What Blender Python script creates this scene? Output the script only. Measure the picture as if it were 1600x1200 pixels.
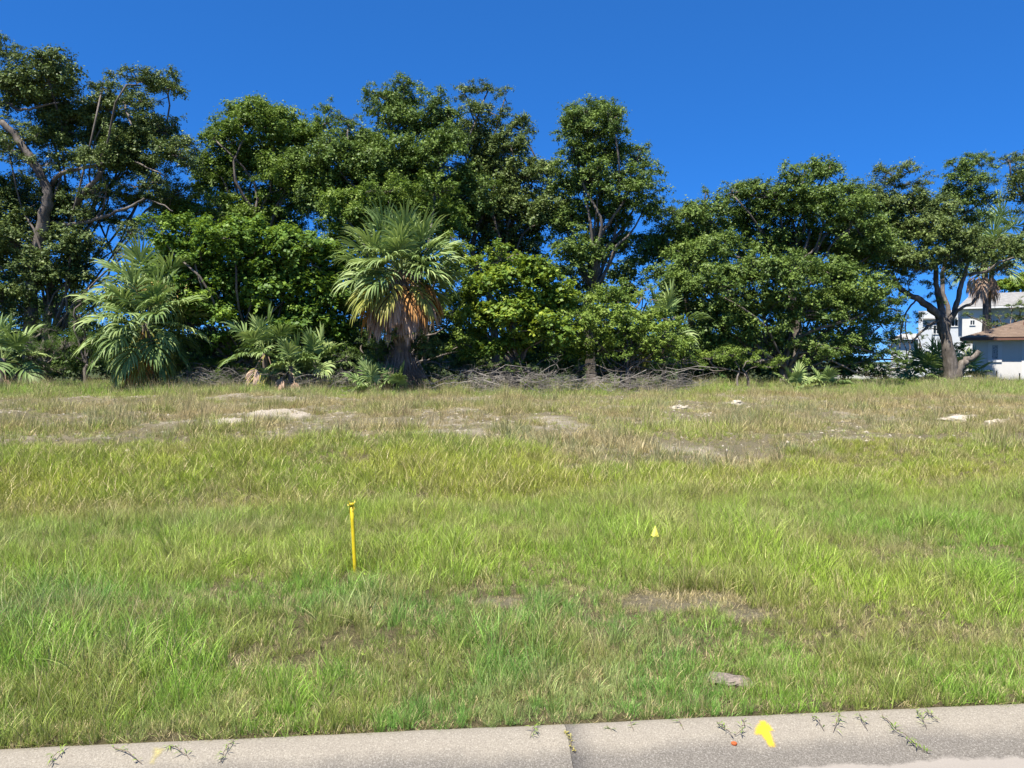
import bpy, math
import numpy as np
from math import radians, sin, cos, pi
from mathutils import Vector, Matrix

for o in list(bpy.data.objects):
    bpy.data.objects.remove(o, do_unlink=True)
SC = bpy.context.scene
COL = SC.collection

# ------------------------------------------------------------------ camera, sky, sun, exposure
FPX = 1186.0                      # focal length in pixels of a 1600 px wide picture
PITCH = math.atan(35 / FPX)       # the horizon stands a little above the middle
EYE = 1.62
cam_d = bpy.data.cameras.new('camera')
cam_d.sensor_width = 36.0
cam_d.lens = FPX / 1600 * 36.0
cam_d.clip_start = 0.05
cam_d.clip_end = 6000
cam = bpy.data.objects.new('camera', cam_d)
COL.objects.link(cam)
cam.location = (0, 0, EYE)
cam.rotation_euler = (pi / 2 - PITCH, 0, 0)
SC.camera = cam

SUN_EL = radians(63)
SUN_DIR = Vector((-0.55, -0.84, 0)).normalized()          # horizontal direction towards the sun: behind, to the left
SUN_V = Vector((SUN_DIR.x * cos(SUN_EL), SUN_DIR.y * cos(SUN_EL), sin(SUN_EL)))
world = bpy.data.worlds.new('World')
SC.world = world
world.use_nodes = True
wn = world.node_tree
wn.nodes.clear()
sky = wn.nodes.new('ShaderNodeTexSky')
sky.sky_type = 'NISHITA'
sky.sun_disc = False
sky.sun_elevation = SUN_EL
sky.sun_rotation = math.atan2(SUN_DIR.x, SUN_DIR.y)
sky.altitude = 8000
sky.air_density = 1.0
sky.dust_density = 0.0
sky.ozone_density = 6
# one tone curve over the whole sky: the camera that took the photograph renders the blue deep and even
gm = wn.nodes.new('ShaderNodeGamma'); gm.inputs[1].default_value = .55
hs = wn.nodes.new('ShaderNodeHueSaturation'); hs.inputs['Saturation'].default_value = 1.55
gr = wn.nodes.new('ShaderNodeMix'); gr.data_type = 'RGBA'; gr.blend_type = 'MULTIPLY'; gr.inputs[0].default_value = 1
gr.inputs[7].default_value = (1.10, 1.64, 2.32, 1)
bg = wn.nodes.new('ShaderNodeBackground')
bg.inputs['Strength'].default_value = 0.094
wo = wn.nodes.new('ShaderNodeOutputWorld')
wn.links.new(sky.outputs[0], gm.inputs[0])
wn.links.new(gm.outputs[0], hs.inputs['Color'])
wn.links.new(hs.outputs[0], gr.inputs[6])
wn.links.new(gr.outputs[2], bg.inputs['Color'])
wn.links.new(bg.outputs[0], wo.inputs['Surface'])

sun_d = bpy.data.lights.new('sun', 'SUN')
sun_d.energy = 5.0
sun_d.angle = radians(0.5)
sun_d.color = (1.0, 0.94, 0.83)
sun = bpy.data.objects.new('sun', sun_d)
COL.objects.link(sun)
sun.rotation_euler = SUN_V.to_track_quat('Z', 'Y').to_euler()

vs = SC.view_settings
vs.view_transform = 'Standard'
vs.look = 'None'
vs.gamma = 1
vs.use_curve_mapping = False
vs.exposure = 1.05
SC.render.engine = 'CYCLES'
SC.cycles.max_bounces = 7
SC.cycles.diffuse_bounces = 3
SC.cycles.transmission_bounces = 4
SC.cycles.transparent_max_bounces = 6

# ------------------------------------------------------------------ helpers
def tag(o, label=None, cat=None, group=None, kind=None):
    if label: o['label'] = label
    if cat: o['category'] = cat
    if group: o['group'] = group
    if kind: o['kind'] = kind
    return o

def empty(name, loc=(0, 0, 0), rz=0.0):
    o = bpy.data.objects.new(name, None)
    o.empty_display_size = 0.2
    o.location = loc
    o.rotation_euler = (0, 0, rz)
    COL.objects.link(o)
    return o

def link(name, me, mats, parent=None, loc=None, smooth=False):
    o = bpy.data.objects.new(name, me)
    if mats is not None and not me.materials:
        for m in (mats if isinstance(mats, (list, tuple)) else [mats]):
            me.materials.append(m)
    COL.objects.link(o)
    if parent is not None:
        o.parent = parent
    if loc is not None:
        o.location = loc
    if smooth:
        me.polygons.foreach_set('use_smooth', np.ones(len(me.polygons), bool))
    return o

def np_mesh(name, V, F, attrs=None, mat_idx=None):
    """V (n,3) floats, F (m,k) ints all of k corners"""
    V = np.ascontiguousarray(V, np.float32)
    F = np.ascontiguousarray(F, np.int32)
    me = bpy.data.meshes.new(name)
    me.vertices.add(len(V))
    me.vertices.foreach_set('co', V.ravel())
    k = F.shape[1]
    me.loops.add(F.size)
    me.loops.foreach_set('vertex_index', F.ravel())
    me.polygons.add(len(F))
    me.polygons.foreach_set('loop_start', np.arange(0, F.size, k, dtype=np.int32))
    if mat_idx is not None:
        me.polygons.foreach_set('material_index', np.ascontiguousarray(mat_idx, np.int32))
    for nm, a in (attrs or {}).items():
        a = np.asarray(a, np.float32)
        if a.ndim == 1:
            at = me.attributes.new(nm, 'FLOAT', 'POINT')
            at.data.foreach_set('value', a)
        else:
            at = me.attributes.new(nm, 'FLOAT_COLOR', 'POINT')
            at.data.foreach_set('color', np.concatenate([a, np.ones((len(a), 1), np.float32)], 1).ravel())
    me.update(calc_edges=True)
    me.validate()
    return me

class MB:
    """collects boxes, tubes and faces into one mesh"""
    def __init__(s):
        s.v = []; s.f = []
    def face(s, *pts):
        n = len(s.v); s.v += [tuple(p) for p in pts]; s.f.append(tuple(range(n, n + len(pts))))
    def box(s, x0, x1, y0, y1, z0, z1):
        n = len(s.v)
        s.v += [(x, y, z) for z in (z0, z1) for y in (y0, y1) for x in (x0, x1)]
        for q in ((0, 2, 3, 1), (4, 5, 7, 6), (0, 1, 5, 4), (2, 6, 7, 3), (0, 4, 6, 2), (1, 3, 7, 5)):
            s.f.append(tuple(n + i for i in q))
    def tube(s, pts, rad, sides=6, cap=True):
        P = [Vector(p) for p in pts]
        n0 = len(s.v)
        if not hasattr(rad, '__len__'): rad = [rad] * len(P)
        ref = None
        for i, p in enumerate(P):
            t = (P[min(i + 1, len(P) - 1)] - P[max(i - 1, 0)])
            if t.length < 1e-9: t = Vector((0, 0, 1))
            t.normalize()
            if ref is None:
                ref = Vector((1, 0, 0)) if abs(t.x) < 0.8 else Vector((0, 1, 0))
            u = (ref - t * ref.dot(t))
            if u.length < 1e-6: u = t.orthogonal()
            u.normalize(); ref = u
            w = t.cross(u)
            for k in range(sides):
                a = 2 * pi * k / sides
                s.v.append(tuple(p + (u * cos(a) + w * sin(a)) * rad[i]))
        for i in range(len(P) - 1):
            for k in range(sides):
                a = n0 + i * sides + k; b = n0 + i * sides + (k + 1) % sides
                s.f.append((a, b, b + sides, a + sides))
        if cap:
            s.f.append(tuple(n0 + (len(P) - 1) * sides + k for k in range(sides)))
            s.f.append(tuple(n0 + k for k in reversed(range(sides))))
    def mesh(s, name):
        me = bpy.data.meshes.new(name)
        me.from_pydata(s.v, [], s.f)
        me.update()
        return me
    def build(s, name, mats, parent=None, smooth=False, loc=None):
        return link(name, s.mesh(name), mats, parent, loc, smooth)

def hash2(ix, iy, seed):
    h = (ix.astype(np.int64) * 374761393 + iy.astype(np.int64) * 668265263 + seed * 1442695041) & 0xffffffff
    h = ((h ^ (h >> 13)) * 1274126177) & 0xffffffff
    h = h ^ (h >> 16)
    return (h & 0xffffff) / float(0xffffff)

def vnoise(x, y, seed=0):
    x = np.asarray(x, float); y = np.asarray(y, float)
    ix = np.floor(x).astype(np.int64); iy = np.floor(y).astype(np.int64)
    fx = x - ix; fy = y - iy
    fx = fx * fx * (3 - 2 * fx); fy = fy * fy * (3 - 2 * fy)
    a = hash2(ix, iy, seed); b = hash2(ix + 1, iy, seed)
    c = hash2(ix, iy + 1, seed); d = hash2(ix + 1, iy + 1, seed)
    return (a * (1 - fx) + b * fx) * (1 - fy) + (c * (1 - fx) + d * fx) * fy

def fbm(x, y, scale=1.0, seed=0, octv=4):
    t = 0; amp = 1; tot = 0; f = 1.0 / scale
    for o in range(octv):
        t = t + amp * vnoise(np.asarray(x) * f + 13.7 * o, np.asarray(y) * f + 7.1 * o, seed + o)
        tot += amp; amp *= 0.5; f *= 2.05
    return t / tot

def sstep(a, b, x):
    t = np.clip((x - a) / (b - a), 0, 1)
    return t * t * (3 - 2 * t)

# ------------------------------------------------------------------ the lie of the land
def curb_y(x):                       # the line where grass meets the curb
    return 3.33 + 0.0935 * x

PROF_D = np.array([-1, 0, 1.6, 4.0, 6.7, 8.2, 9.6, 11.0, 14.5, 20, 27, 34, 48, 70, 120, 6000])
PROF_L = np.array([0, 0, -.05, -.18, -.36, -.12, .16, .26, .33,   .38, .50, .44, .16, .0, .0, .0])
PROF_R = np.array([0, 0, -.03, -.10, -.17, -.10, .04, .17, .30,  .37, .48, .43, .16, .0, .0, .0])

def ground_z(x, y):
    x = np.asarray(x, float); y = np.asarray(y, float)
    s = y - curb_y(x) if True else 0
    s = np.where(np.abs(x) > 60, y - curb_y(60 * np.sign(x)), s)
    L = np.interp(s, PROF_D, PROF_L); R = np.interp(s, PROF_D, PROF_R)
    w = sstep(-4.5, 2.5, x)
    z = L * (1 - w) + R * w
    n1 = fbm(x, y, 1.3, 5, 3) - .5
    n2 = fbm(x, y, 4.2, 9, 3) - .5
    rough = sstep(9.5, 12.5, s) * (1 - sstep(60, 90, s))
    z = z + n1 * (0.05 * sstep(.3, 1.5, s) + 0.20 * rough) + n2 * 0.34 * rough
    # the sand heaps
    for (cx, cy, rx, ry, h) in HEAPS:
        q = ((x - cx) / rx) ** 2 + ((y - cy) / ry) ** 2
        z = z + h * np.exp(-q * 1.4) * (0.8 + .4 * n1)
    z = np.where(s < -0.05, -0.30, z)
    z = np.where((s >= -0.05) & (s < 0.02), -0.035, z)
    return z

HEAPS = []

def ray(px, py):
    dx = (px - 800) / FPX; dz = -(py - 600) / FPX
    c, s = cos(PITCH), sin(PITCH)
    y = c + dz * s; z = -s + dz * c
    return dx / y, z / y             # per metre of depth

def P(px, py, d):
    a, b = ray(px, py)
    return Vector((a * d, d, EYE + b * d))

def G(px, py):
    """where the line of sight through a photo pixel meets the ground"""
    a, b = ray(px, py)
    d = np.arange(2.5, 70, 0.02)
    zz = EYE + b * d
    hit = zz <= ground_z(a * d, d)
    i = int(np.argmax(hit)) if hit.any() else len(d) - 1
    return Vector((a * d[i], d[i], float(ground_z(a * d[i], d[i]))))

def GX(px, d):
    """the ground at depth d under photo column px"""
    x = (px - 800) / FPX * d
    return Vector((x, d, float(ground_z(x, d))))

for px, py, rx, ry, h in ((425, 652, .95, .75, .22), (372, 660, .5, .5, .10), (1493, 657, .45, .3, .15), (1557, 662, .28, .25, .13),
                          (1150, 630, .22, .3, .12), (1063, 637, .28, .3, .09)):
    g = G(px, py)
    HEAPS.append((g.x, g.y, rx, ry, h))

# ------------------------------------------------------------------ materials
def new_mat(name):
    m = bpy.data.materials.new(name)
    m.use_nodes = True
    nt = m.node_tree
    return m, nt, nt.nodes['Principled BSDF'], nt.nodes['Material Output']

def N(nt, t, **kw):
    n = nt.nodes.new(t)
    for k, v in kw.items():
        if k in n.inputs: n.inputs[k].default_value = v
        else: setattr(n, k, v)
    return n

def ramp(nt, src, stops):
    r = nt.nodes.new('ShaderNodeValToRGB')
    els = r.color_ramp.elements
    els[0].position, els[0].color = stops[0][0], (*stops[0][1], 1)
    els[1].position, els[1].color = stops[-1][0], (*stops[-1][1], 1)
    for p, c in stops[1:-1]:
        e = els.new(p); e.color = (*c, 1)
    nt.links.new(src, r.inputs[0])
    return r.outputs[0]

def mixc(nt, fac, a, b, mode='MIX'):
    m = nt.nodes.new('ShaderNodeMix'); m.data_type = 'RGBA'; m.blend_type = mode
    for i, v in ((0, fac), (6, a), (7, b)):
        if hasattr(v, 'is_linked') or hasattr(v, 'links'): nt.links.new(v, m.inputs[i])
        elif isinstance(v, (int, float)): m.inputs[i].default_value = v
        else: m.inputs[i].default_value = (*v, 1)
    return m.outputs[2]

def mrange(nt, src, a, b, c, d):
    m = nt.nodes.new('ShaderNodeMapRange')
    nt.links.new(src, m.inputs[0])
    for i, v in zip((1, 2, 3, 4), (a, b, c, d)): m.inputs[i].default_value = v
    return m.outputs[0]

def noise(nt, scale, detail=4, rough=.55, coord=None, dim='3D'):
    n = N(nt, 'ShaderNodeTexNoise'); n.inputs['Scale'].default_value = scale
    n.inputs['Detail'].default_value = detail; n.inputs['Roughness'].default_value = rough
    if coord is not None: nt.links.new(coord, n.inputs['Vector'])
    return n.outputs['Fac']

def objcoord(nt):
    return nt.nodes.new('ShaderNodeTexCoord').outputs['Object']

def bump(nt, bs, h, strength=.4, dist=.02):
    b = nt.nodes.new('ShaderNodeBump'); b.inputs['Strength'].default_value = strength; b.inputs['Distance'].default_value = dist
    nt.links.new(h, b.inputs['Height']); nt.links.new(b.outputs[0], bs.inputs['Normal'])

def leaf_mat(name, dark, mid, light, gloss=.48, trans=.35, tcol=(.30, .42, .04), spec=.22, boost=1.68):
    """each leaf takes its own shade between three greens; light passes through the blade"""
    m, nt, bs, out = new_mat(name)
    at = N(nt, 'ShaderNodeAttribute', attribute_name='leaf_tone')
    up = lambda c: tuple(v * boost for v in c)
    col = ramp(nt, at.outputs['Fac'], [(0, up(dark)), (.5, up(mid)), (1, up(light))])
    nt.links.new(col, bs.inputs['Base Color'])
    bs.inputs['Roughness'].default_value = gloss
    bs.inputs['Specular IOR Level'].default_value = spec
    tr = nt.nodes.new('ShaderNodeBsdfTranslucent')
    tc = mixc(nt, .55, col, tcol)
    nt.links.new(tc, tr.inputs['Color'])
    mx = nt.nodes.new('ShaderNodeMixShader'); mx.inputs[0].default_value = trans
    nt.links.new(bs.outputs[0], mx.inputs[1]); nt.links.new(tr.outputs[0], mx.inputs[2])
    nt.links.new(mx.outputs[0], out.inputs['Surface'])
    return m

M = {}
M['oak'] = leaf_mat('oak_leaves', (.029, .053, .014), (.062, .100, .022), (.126, .174, .036), trans=.22, tcol=(.16, .24, .03))
M['oak_grey'] = leaf_mat('grey_oak_leaves', (.030, .049, .016), (.063, .092, .026), (.126, .160, .044), trans=.18, tcol=(.14, .18, .03))
M['oak_bright'] = leaf_mat('young_oak_leaves', (.040, .070, .014), (.080, .125, .022), (.155, .205, .036), trans=.26, tcol=(.18, .28, .03))
M['vine'] = leaf_mat('vine_leaves', (.036, .070, .014), (.074, .132, .022), (.160, .225, .036), trans=.30, tcol=(.25, .36, .02))
M['vine_yellow'] = leaf_mat('yellow_vine_leaves', (.038, .072, .014), (.086, .142, .022), (.230, .270, .036), trans=.32, tcol=(.30, .38, .02))
M['cedar'] = leaf_mat('cedar_sprays', (.020, .045, .012), (.048, .092, .016), (.085, .140, .022), trans=.12)
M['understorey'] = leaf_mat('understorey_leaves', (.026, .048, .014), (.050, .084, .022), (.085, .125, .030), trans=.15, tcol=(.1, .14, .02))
M['frond'] = leaf_mat('palm_frond_green', (.050, .090, .030), (.112, .162, .052), (.235, .280, .105), gloss=.55, trans=.22, tcol=(.25, .34, .06), spec=.3)
M['frond_yellow'] = leaf_mat('palm_frond_yellow', (.11, .14, .03), (.20, .21, .05), (.32, .28, .08), trans=.3, tcol=(.5, .42, .06))
M['frond_orange'] = leaf_mat('palm_frond_orange', (.17, .08, .03), (.32, .16, .05), (.40, .27, .12), gloss=.7, trans=.2, tcol=(.5, .3, .08), spec=.2)
M['frond_dead'] = leaf_mat('palm_frond_dead', (.12, .075, .05), (.23, .155, .11), (.36, .27, .20), gloss=.8, trans=.12, tcol=(.4, .3, .2), spec=.15)
M['flower'] = leaf_mat('palm_flower_spray', (.28, .20, .07), (.42, .29, .10), (.50, .37, .16), gloss=.8, trans=.2, tcol=(.5, .4, .15), spec=.1)
M['weed'] = leaf_mat('weed_leaves', (.06, .10, .02), (.12, .18, .03), (.22, .28, .06), trans=.3)

def bark_mat(name, a, b, c):
    m, nt, bs, out = new_mat(name)
    co = objcoord(nt)
    mp = N(nt, 'ShaderNodeMapping'); mp.inputs['Scale'].default_value = (1, 1, .3); nt.links.new(co, mp.inputs[0])
    n1 = noise(nt, 9, 6, .65, mp.outputs[0]); n2 = noise(nt, 1.3, 3, .5, co)
    col = mixc(nt, mrange(nt, n2, .42, .62, 0, 1), ramp(nt, n1, [(.3, a), (.5, b), (.72, c)]), tuple(x * .55 for x in b))
    nt.links.new(col, bs.inputs['Base Color']); bs.inputs['Roughness'].default_value = .9
    bump(nt, bs, n1, .8, .05)
    return m
M['bark'] = bark_mat('oak_bark', (.06, .048, .04), (.15, .125, .105), (.29, .255, .22))
M['palm_bark'] = bark_mat('palm_bark', (.06, .045, .035), (.15, .115, .09), (.27, .22, .18))
M['dead_wood'] = bark_mat('dead_wood', (.14, .12, .10), (.28, .25, .215), (.46, .43, .38))
M['boot'] = bark_mat('palm_boots', (.10, .07, .05), (.22, .16, .12), (.33, .27, .21))

# blades of grass: the tuft's tint comes with the tuft, dryness and tone with the blade
def grass_mat(name):
    m, nt, bs, out = new_mat(name)
    ti = N(nt, 'ShaderNodeAttribute', attribute_name='tint', attribute_type='INSTANCER')
    dr = N(nt, 'ShaderNodeAttribute', attribute_name='dry')
    bv = N(nt, 'ShaderNodeAttribute', attribute_name='blade_tone')
    h = N(nt, 'ShaderNodeHueSaturation')
    nt.links.new(mixc(nt, dr.outputs['Fac'], ti.outputs['Color'], (.50, .41, .22)), h.inputs['Color'])
    nt.links.new(mrange(nt, bv.outputs['Fac'], 0, 1, .34, 1.78), h.inputs['Value'])
    nt.links.new(h.outputs[0], bs.inputs['Base Color'])
    bs.inputs['Roughness'].default_value = .45
    bs.inputs['Specular IOR Level'].default_value = .35
    tr = nt.nodes.new('ShaderNodeBsdfTranslucent'); nt.links.new(mixc(nt, .35, h.outputs[0], (.3, .38, .06)), tr.inputs['Color'])
    mx = nt.nodes.new('ShaderNodeMixShader'); mx.inputs[0].default_value = .28
    nt.links.new(bs.outputs[0], mx.inputs[1]); nt.links.new(tr.outputs[0], mx.inputs[2])
    nt.links.new(mx.outputs[0], out.inputs['Surface'])
    return m
M['grass'] = grass_mat('grass_blades')

def simple(name, col, rough=.6, var=.12, scale=6, spec=.5, bumpv=0, metal=0):
    m, nt, bs, out = new_mat(name)
    co = objcoord(nt); n = noise(nt, scale, 5, .6, co)
    lo = tuple(max(0, c * (1 - var)) for c in col); hi = tuple(min(1, c * (1 + var)) for c in col)
    nt.links.new(ramp(nt, n, [(.3, lo), (.7, hi)]), bs.inputs['Base Color'])
    bs.inputs['Roughness'].default_value = rough; bs.inputs['Specular IOR Level'].default_value = spec
    bs.inputs['Metallic'].default_value = metal
    if bumpv: bump(nt, bs, n, bumpv, .01)
    return m

# soil and sand
m, nt, bs, out = new_mat('soil_and_sand')
co = objcoord(nt)
sa = N(nt, 'ShaderNodeAttribute', attribute_name='sand')
n1 = noise(nt, 3.2, 8, .7, co); n2 = noise(nt, 38, 5, .7, co); n3 = noise(nt, .5, 3, .5, co)
n4 = noise(nt, 260, 4, .8, co)
soil = mixc(nt, .6, ramp(nt, n2, [(.35, (.035, .028, .016)), (.5, (.115, .09, .05)), (.68, (.26, .20, .12))]), ramp(nt, n4, [(.36, (.02, .016, .01)), (.5, (.12, .10, .055)), (.64, (.36, .29, .18))]))
green = ramp(nt, n1, [(.3, (.05, .065, .02)), (.7, (.13, .13, .05))])
near = mixc(nt, mrange(nt, n1, .35, .65, .1, .5), soil, green)
sand = ramp(nt, n2, [(.25, (.27, .22, .17)), (.5, (.48, .42, .34)), (.75, (.62, .57, .48))])
gx = N(nt, 'ShaderNodeAttribute', attribute_name='far_green')
near = mixc(nt, gx.outputs['Fac'], near, ramp(nt, n3, [(.3, (.035, .05, .018)), (.7, (.07, .085, .03))]))
nt.links.new(mixc(nt, sa.outputs['Fac'], near, sand), bs.inputs['Base Color'])
bs.inputs['Roughness'].default_value = 1; bs.inputs['Specular IOR Level'].default_value = .1
ma = nt.nodes.new('ShaderNodeMath'); ma.operation = 'ADD'; nt.links.new(n1, ma.inputs[0]); nt.links.new(n2, ma.inputs[1])
bump(nt, bs, ma.outputs[0], .9, .06)
M['ground'] = m

# concrete of the curb: x runs along it, y across it (0 at the grass, negative towards the road)
m, nt, bs, out = new_mat('curb_concrete')
co = objcoord(nt)
sp = nt.nodes.new('ShaderNodeSeparateXYZ'); nt.links.new(co, sp.inputs[0])
fine = noise(nt, 150, 4, .8, co); mid = noise(nt, 22, 5, .7, co); big = noise(nt, 2.6, 4, .6, co)
base = ramp(nt, fine, [(.27, (.12, .105, .085)), (.46, (.235, .21, .168)), (.60, (.31, .28, .228)), (.74, (.55, .52, .45))])
base = mixc(nt, mrange(nt, mid, .35, .7, .0, .35), base, (.19, .165, .135))
stain_w = nt.nodes.new('ShaderNodeMath'); stain_w.operation = 'MULTIPLY_ADD'
nt.links.new(big, stain_w.inputs[0]); stain_w.inputs[1].default_value = .16; nt.links.new(sp.outputs['Y'], stain_w.inputs[2])
stw = nt.nodes.new('ShaderNodeMath'); stw.operation = 'MULTIPLY_ADD'
nt.links.new(mid, stw.inputs[0]); stw.inputs[1].default_value = .05; nt.links.new(stain_w.outputs[0], stw.inputs[2])
st = mrange(nt, stw.outputs[0], -.020, -.090, 0, .68)
dirty = ramp(nt, fine, [(.28, (.04, .036, .032)), (.52, (.10, .092, .083)), (.74, (.34, .32, .29))])
c2 = mixc(nt, st, base, dirty)
pw = mrange(nt, stw.outputs[0], -.172, -.195, 0, .8)
c3 = mixc(nt, pw, c2, (.30, .27, .235))
nt.links.new(c3, bs.inputs['Base Color'])
bs.inputs['Roughness'].default_value = .9; bs.inputs['Specular IOR Level'].default_value = .25
bump(nt, bs, fine, .55, .004)
M['concrete'] = m

m, nt, bs, out = new_mat('asphalt')
co = objcoord(nt); f1 = noise(nt, 120, 4, .8, co)
nt.links.new(ramp(nt, f1, [(.3, (.03, .03, .03)), (.55, (.06, .058, .055)), (.75, (.2, .19, .18))]), bs.inputs['Base Color'])
bs.inputs['Roughness'].default_value = .9; bump(nt, bs, f1, .6, .006)
M['asphalt'] = m

def paint_mat(name, col, lo, hi):
    """sprayed paint: dense in the middle, breaking up on the grain of the concrete at the edge"""
    m, nt, bs, out = new_mat(name)
    co = objcoord(nt); e = N(nt, 'ShaderNodeAttribute', attribute_name='cover')
    n = noise(nt, 140, 4, .8, co); n2 = noise(nt, 18, 3, .6, co)
    a = nt.nodes.new('ShaderNodeMath'); a.operation = 'ADD'; nt.links.new(e.outputs['Fac'], a.inputs[0]); nt.links.new(n, a.inputs[1])
    b = nt.nodes.new('ShaderNodeMath'); b.operation = 'MULTIPLY_ADD'; nt.links.new(n2, b.inputs[0]); b.inputs[1].default_value = .5; nt.links.new(a.outputs[0], b.inputs[2])
    bs.inputs['Base Color'].default_value = (*col, 1); bs.inputs['Roughness'].default_value = .7
    nt.links.new(mrange(nt, b.outputs[0], lo, hi, 0, 1), bs.inputs['Alpha'])
    return m
M['paint'] = paint_mat('yellow_spray_paint', (.72, .48, .012), 1.15, 1.6)
M['paint_old'] = paint_mat('worn_yellow_paint', (.42, .36, .14), 1.2, 1.9)

M['yellow_plastic'] = simple('yellow_plastic_pipe', (.62, .48, .014), .42, .22, 24)
M['yellow_tape'] = simple('yellow_ribbon', (.60, .47, .05), .5, .18, 30)
M['yellow_flag'] = simple('yellow_flag_vinyl', (.90, .82, .12), .45, .05, 30)
M['wire'] = simple('flag_wire', (.55, .52, .45), .4, .1, 40, metal=.8)
M['orange'] = simple('orange_cap', (.40, .09, .02), .5, .25, 90)
M['stucco'] = simple('white_stucco', (.62, .61, .585), .85, .04, 3, .3)
M['stucco_blue'] = simple('pale_stucco', (.52, .55, .585), .85, .04, 3, .3)
M['trim'] = simple('white_trim', (.66, .66, .655), .6, .03, 4)
M['soffit'] = simple('cream_soffit', (.62, .55, .45), .8, .05, 4)
M['fascia'] = simple('brown_fascia', (.16, .075, .05), .6, .1, 4)
M['white_tile'] = simple('white_roof_tile', (.36, .35, .335), .8, .2, 2.2)
M['silt'] = simple('black_silt_fence_fabric', (.018, .018, .020), .75, .3, 8)
M['post'] = simple('weathered_post', (.18, .14, .10), .8, .2, 12)
M['rock'] = simple('pale_sandstone', (.46, .41, .33), .95, .35, 26, .2, 1.0)
M['slab'] = simple('weathered_grey_slab', (.20, .165, .14), .9, .5, 60, .3, .9)
m, nt, bs, out = new_mat('window_glass')
bs.inputs['Base Color'].default_value = (.03, .04, .05, 1); bs.inputs['Roughness'].default_value = .06; bs.inputs['Specular IOR Level'].default_value = .7
M['glass'] = m
m, nt, bs, out = new_mat('patterned_glass')
co = objcoord(nt); v = nt.nodes.new('ShaderNodeTexVoronoi'); v.inputs['Scale'].default_value = 9; nt.links.new(co, v.inputs['Vector'])
nt.links.new(ramp(nt, v.outputs['Distance'], [(.1, (.06, .07, .08)), (.5, (.30, .32, .34))]), bs.inputs['Base Color']); bs.inputs['Roughness'].default_value = .2
M['glass_pattern'] = m
m, nt, bs, out = new_mat('brown_shingles')
co = objcoord(nt); v = nt.nodes.new('ShaderNodeTexVoronoi'); v.inputs['Scale'].default_value = 5.0; nt.links.new(co, v.inputs['Vector'])
n1 = noise(nt, 24, 4, .7, co)
c = mixc(nt, .6, ramp(nt, v.outputs['Color'], [(.1, (.13, .085, .06)), (.5, (.20, .14, .10)), (.9, (.28, .21, .16))]), ramp(nt, n1, [(.3, (.12, .08, .055)), (.7, (.28, .21, .155))]))
nt.links.new(c, bs.inputs['Base Color']); bs.inputs['Roughness'].default_value = .95; bump(nt, bs, n1, .5, .02)
M['shingle'] = m

# ------------------------------------------------------------------ ground, curb, road
def build_ground():
    xs = [0.0]; st = .16
    while xs[-1] < 3000:
        if xs[-1] > 9: st *= 1.07
        xs.append(xs[-1] + st)
    xs = np.array([-v for v in xs[:0:-1]] + xs)
    ys = [-400., -200., -100., -40., -15., -5, -1, 1.5, 2.4]; y = 2.8; st = .12
    while y < 3500:
        ys.append(y)
        if y > 7: st *= 1.013 if y < 60 else 1.12
        y += st
    ys = np.array(ys)
    X, S = np.meshgrid(xs, ys)
    Y = S.copy()
    shear = 0.0935 * np.clip(X, -60, 60) * np.clip(1 - (S - 4) / 30, 0, 1)
    Y = Y + np.where(S > -20, shear, 0)
    Z = ground_z(X, Y)
    far = np.hypot(X, Y) > 3000
    sand = sand_mask(X, Y)
    V = np.stack([X, Y, Z], -1).reshape(-1, 3)
    nx, ny = len(xs), len(ys)
    i = np.arange(ny - 1)[:, None] * nx + np.arange(nx - 1)[None, :]
    F = np.stack([i, i + 1, i + 1 + nx, i + nx], -1).reshape(-1, 4)
    me = np_mesh('ground', V, F, {'sand': sand.ravel(), 'far_green': sstep(25, 29, Y - curb_y(np.clip(X, -60, 60))).ravel()})
    o = link('ground', me, M['ground'], smooth=True)
    tag(o, 'uneven sandy soil of the vacant lot rising from the curb to the trees', kind='structure')

def field_edge(x, y):
    """how far from the curb the green growth gives way to the dry rise"""
    return 9.7 + 1.3 * (fbm(x, np.asarray(y) * 0, 2.5, 65, 3) - .5) + 2.2 * (fbm(x, y, .9, 67, 3) - .5) * sstep(-2, 3, x) - 1.9 * np.exp(-((x - 3.2) / 2.4) ** 2)

def sand_mask(x, y):
    s = y - curb_y(np.clip(x, -60, 60))
    far = sstep(-.3, 1.6, s - field_edge(x, y)) * (1 - sstep(26, 30, s))
    n = fbm(x, y * 1.2, 1.1, 31, 4)
    left = 1 - .6 * sstep(-3, 5, x)
    n2 = fbm(x, y * 1.3, .55, 33, 3)
    m = far * sstep(.53, .66, .4 * n + .6 * n2 + .05 * left)
    base = far * .14
    m = np.maximum(m * .50, base)
    for (cx, cy, rx, ry, h) in HEAPS:
        q = ((x - cx) / (rx * 1.05)) ** 2 + ((y - cy) / (ry * 1.05)) ** 2
        m = np.maximum(m, 1 - sstep(.6, 1.4, q + .6 * (fbm(x, y, .35, 77, 2) - .5)))
    # the thin patch in the green
    for (cx, cy, rx, ry) in BARE:
        q = ((x - cx) / rx) ** 2 + ((y - cy) / ry) ** 2
        m = np.maximum(m, .20 * (1 - sstep(.3, 1.2, q + .8 * (fbm(x, y, .25, 78, 3) - .5))))
    return np.clip(m, 0, 1)

BARE = []
for px, py, rx, ry in ((1030, 942, .30, .28), (1105, 940, .26, .22), (790, 942, .22, .15), (1170, 962, .2, .15), (905, 733, .5, .4)):
    g = G(px, py); BARE.append((g.x, g.y, rx, ry))

build_ground()

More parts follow.
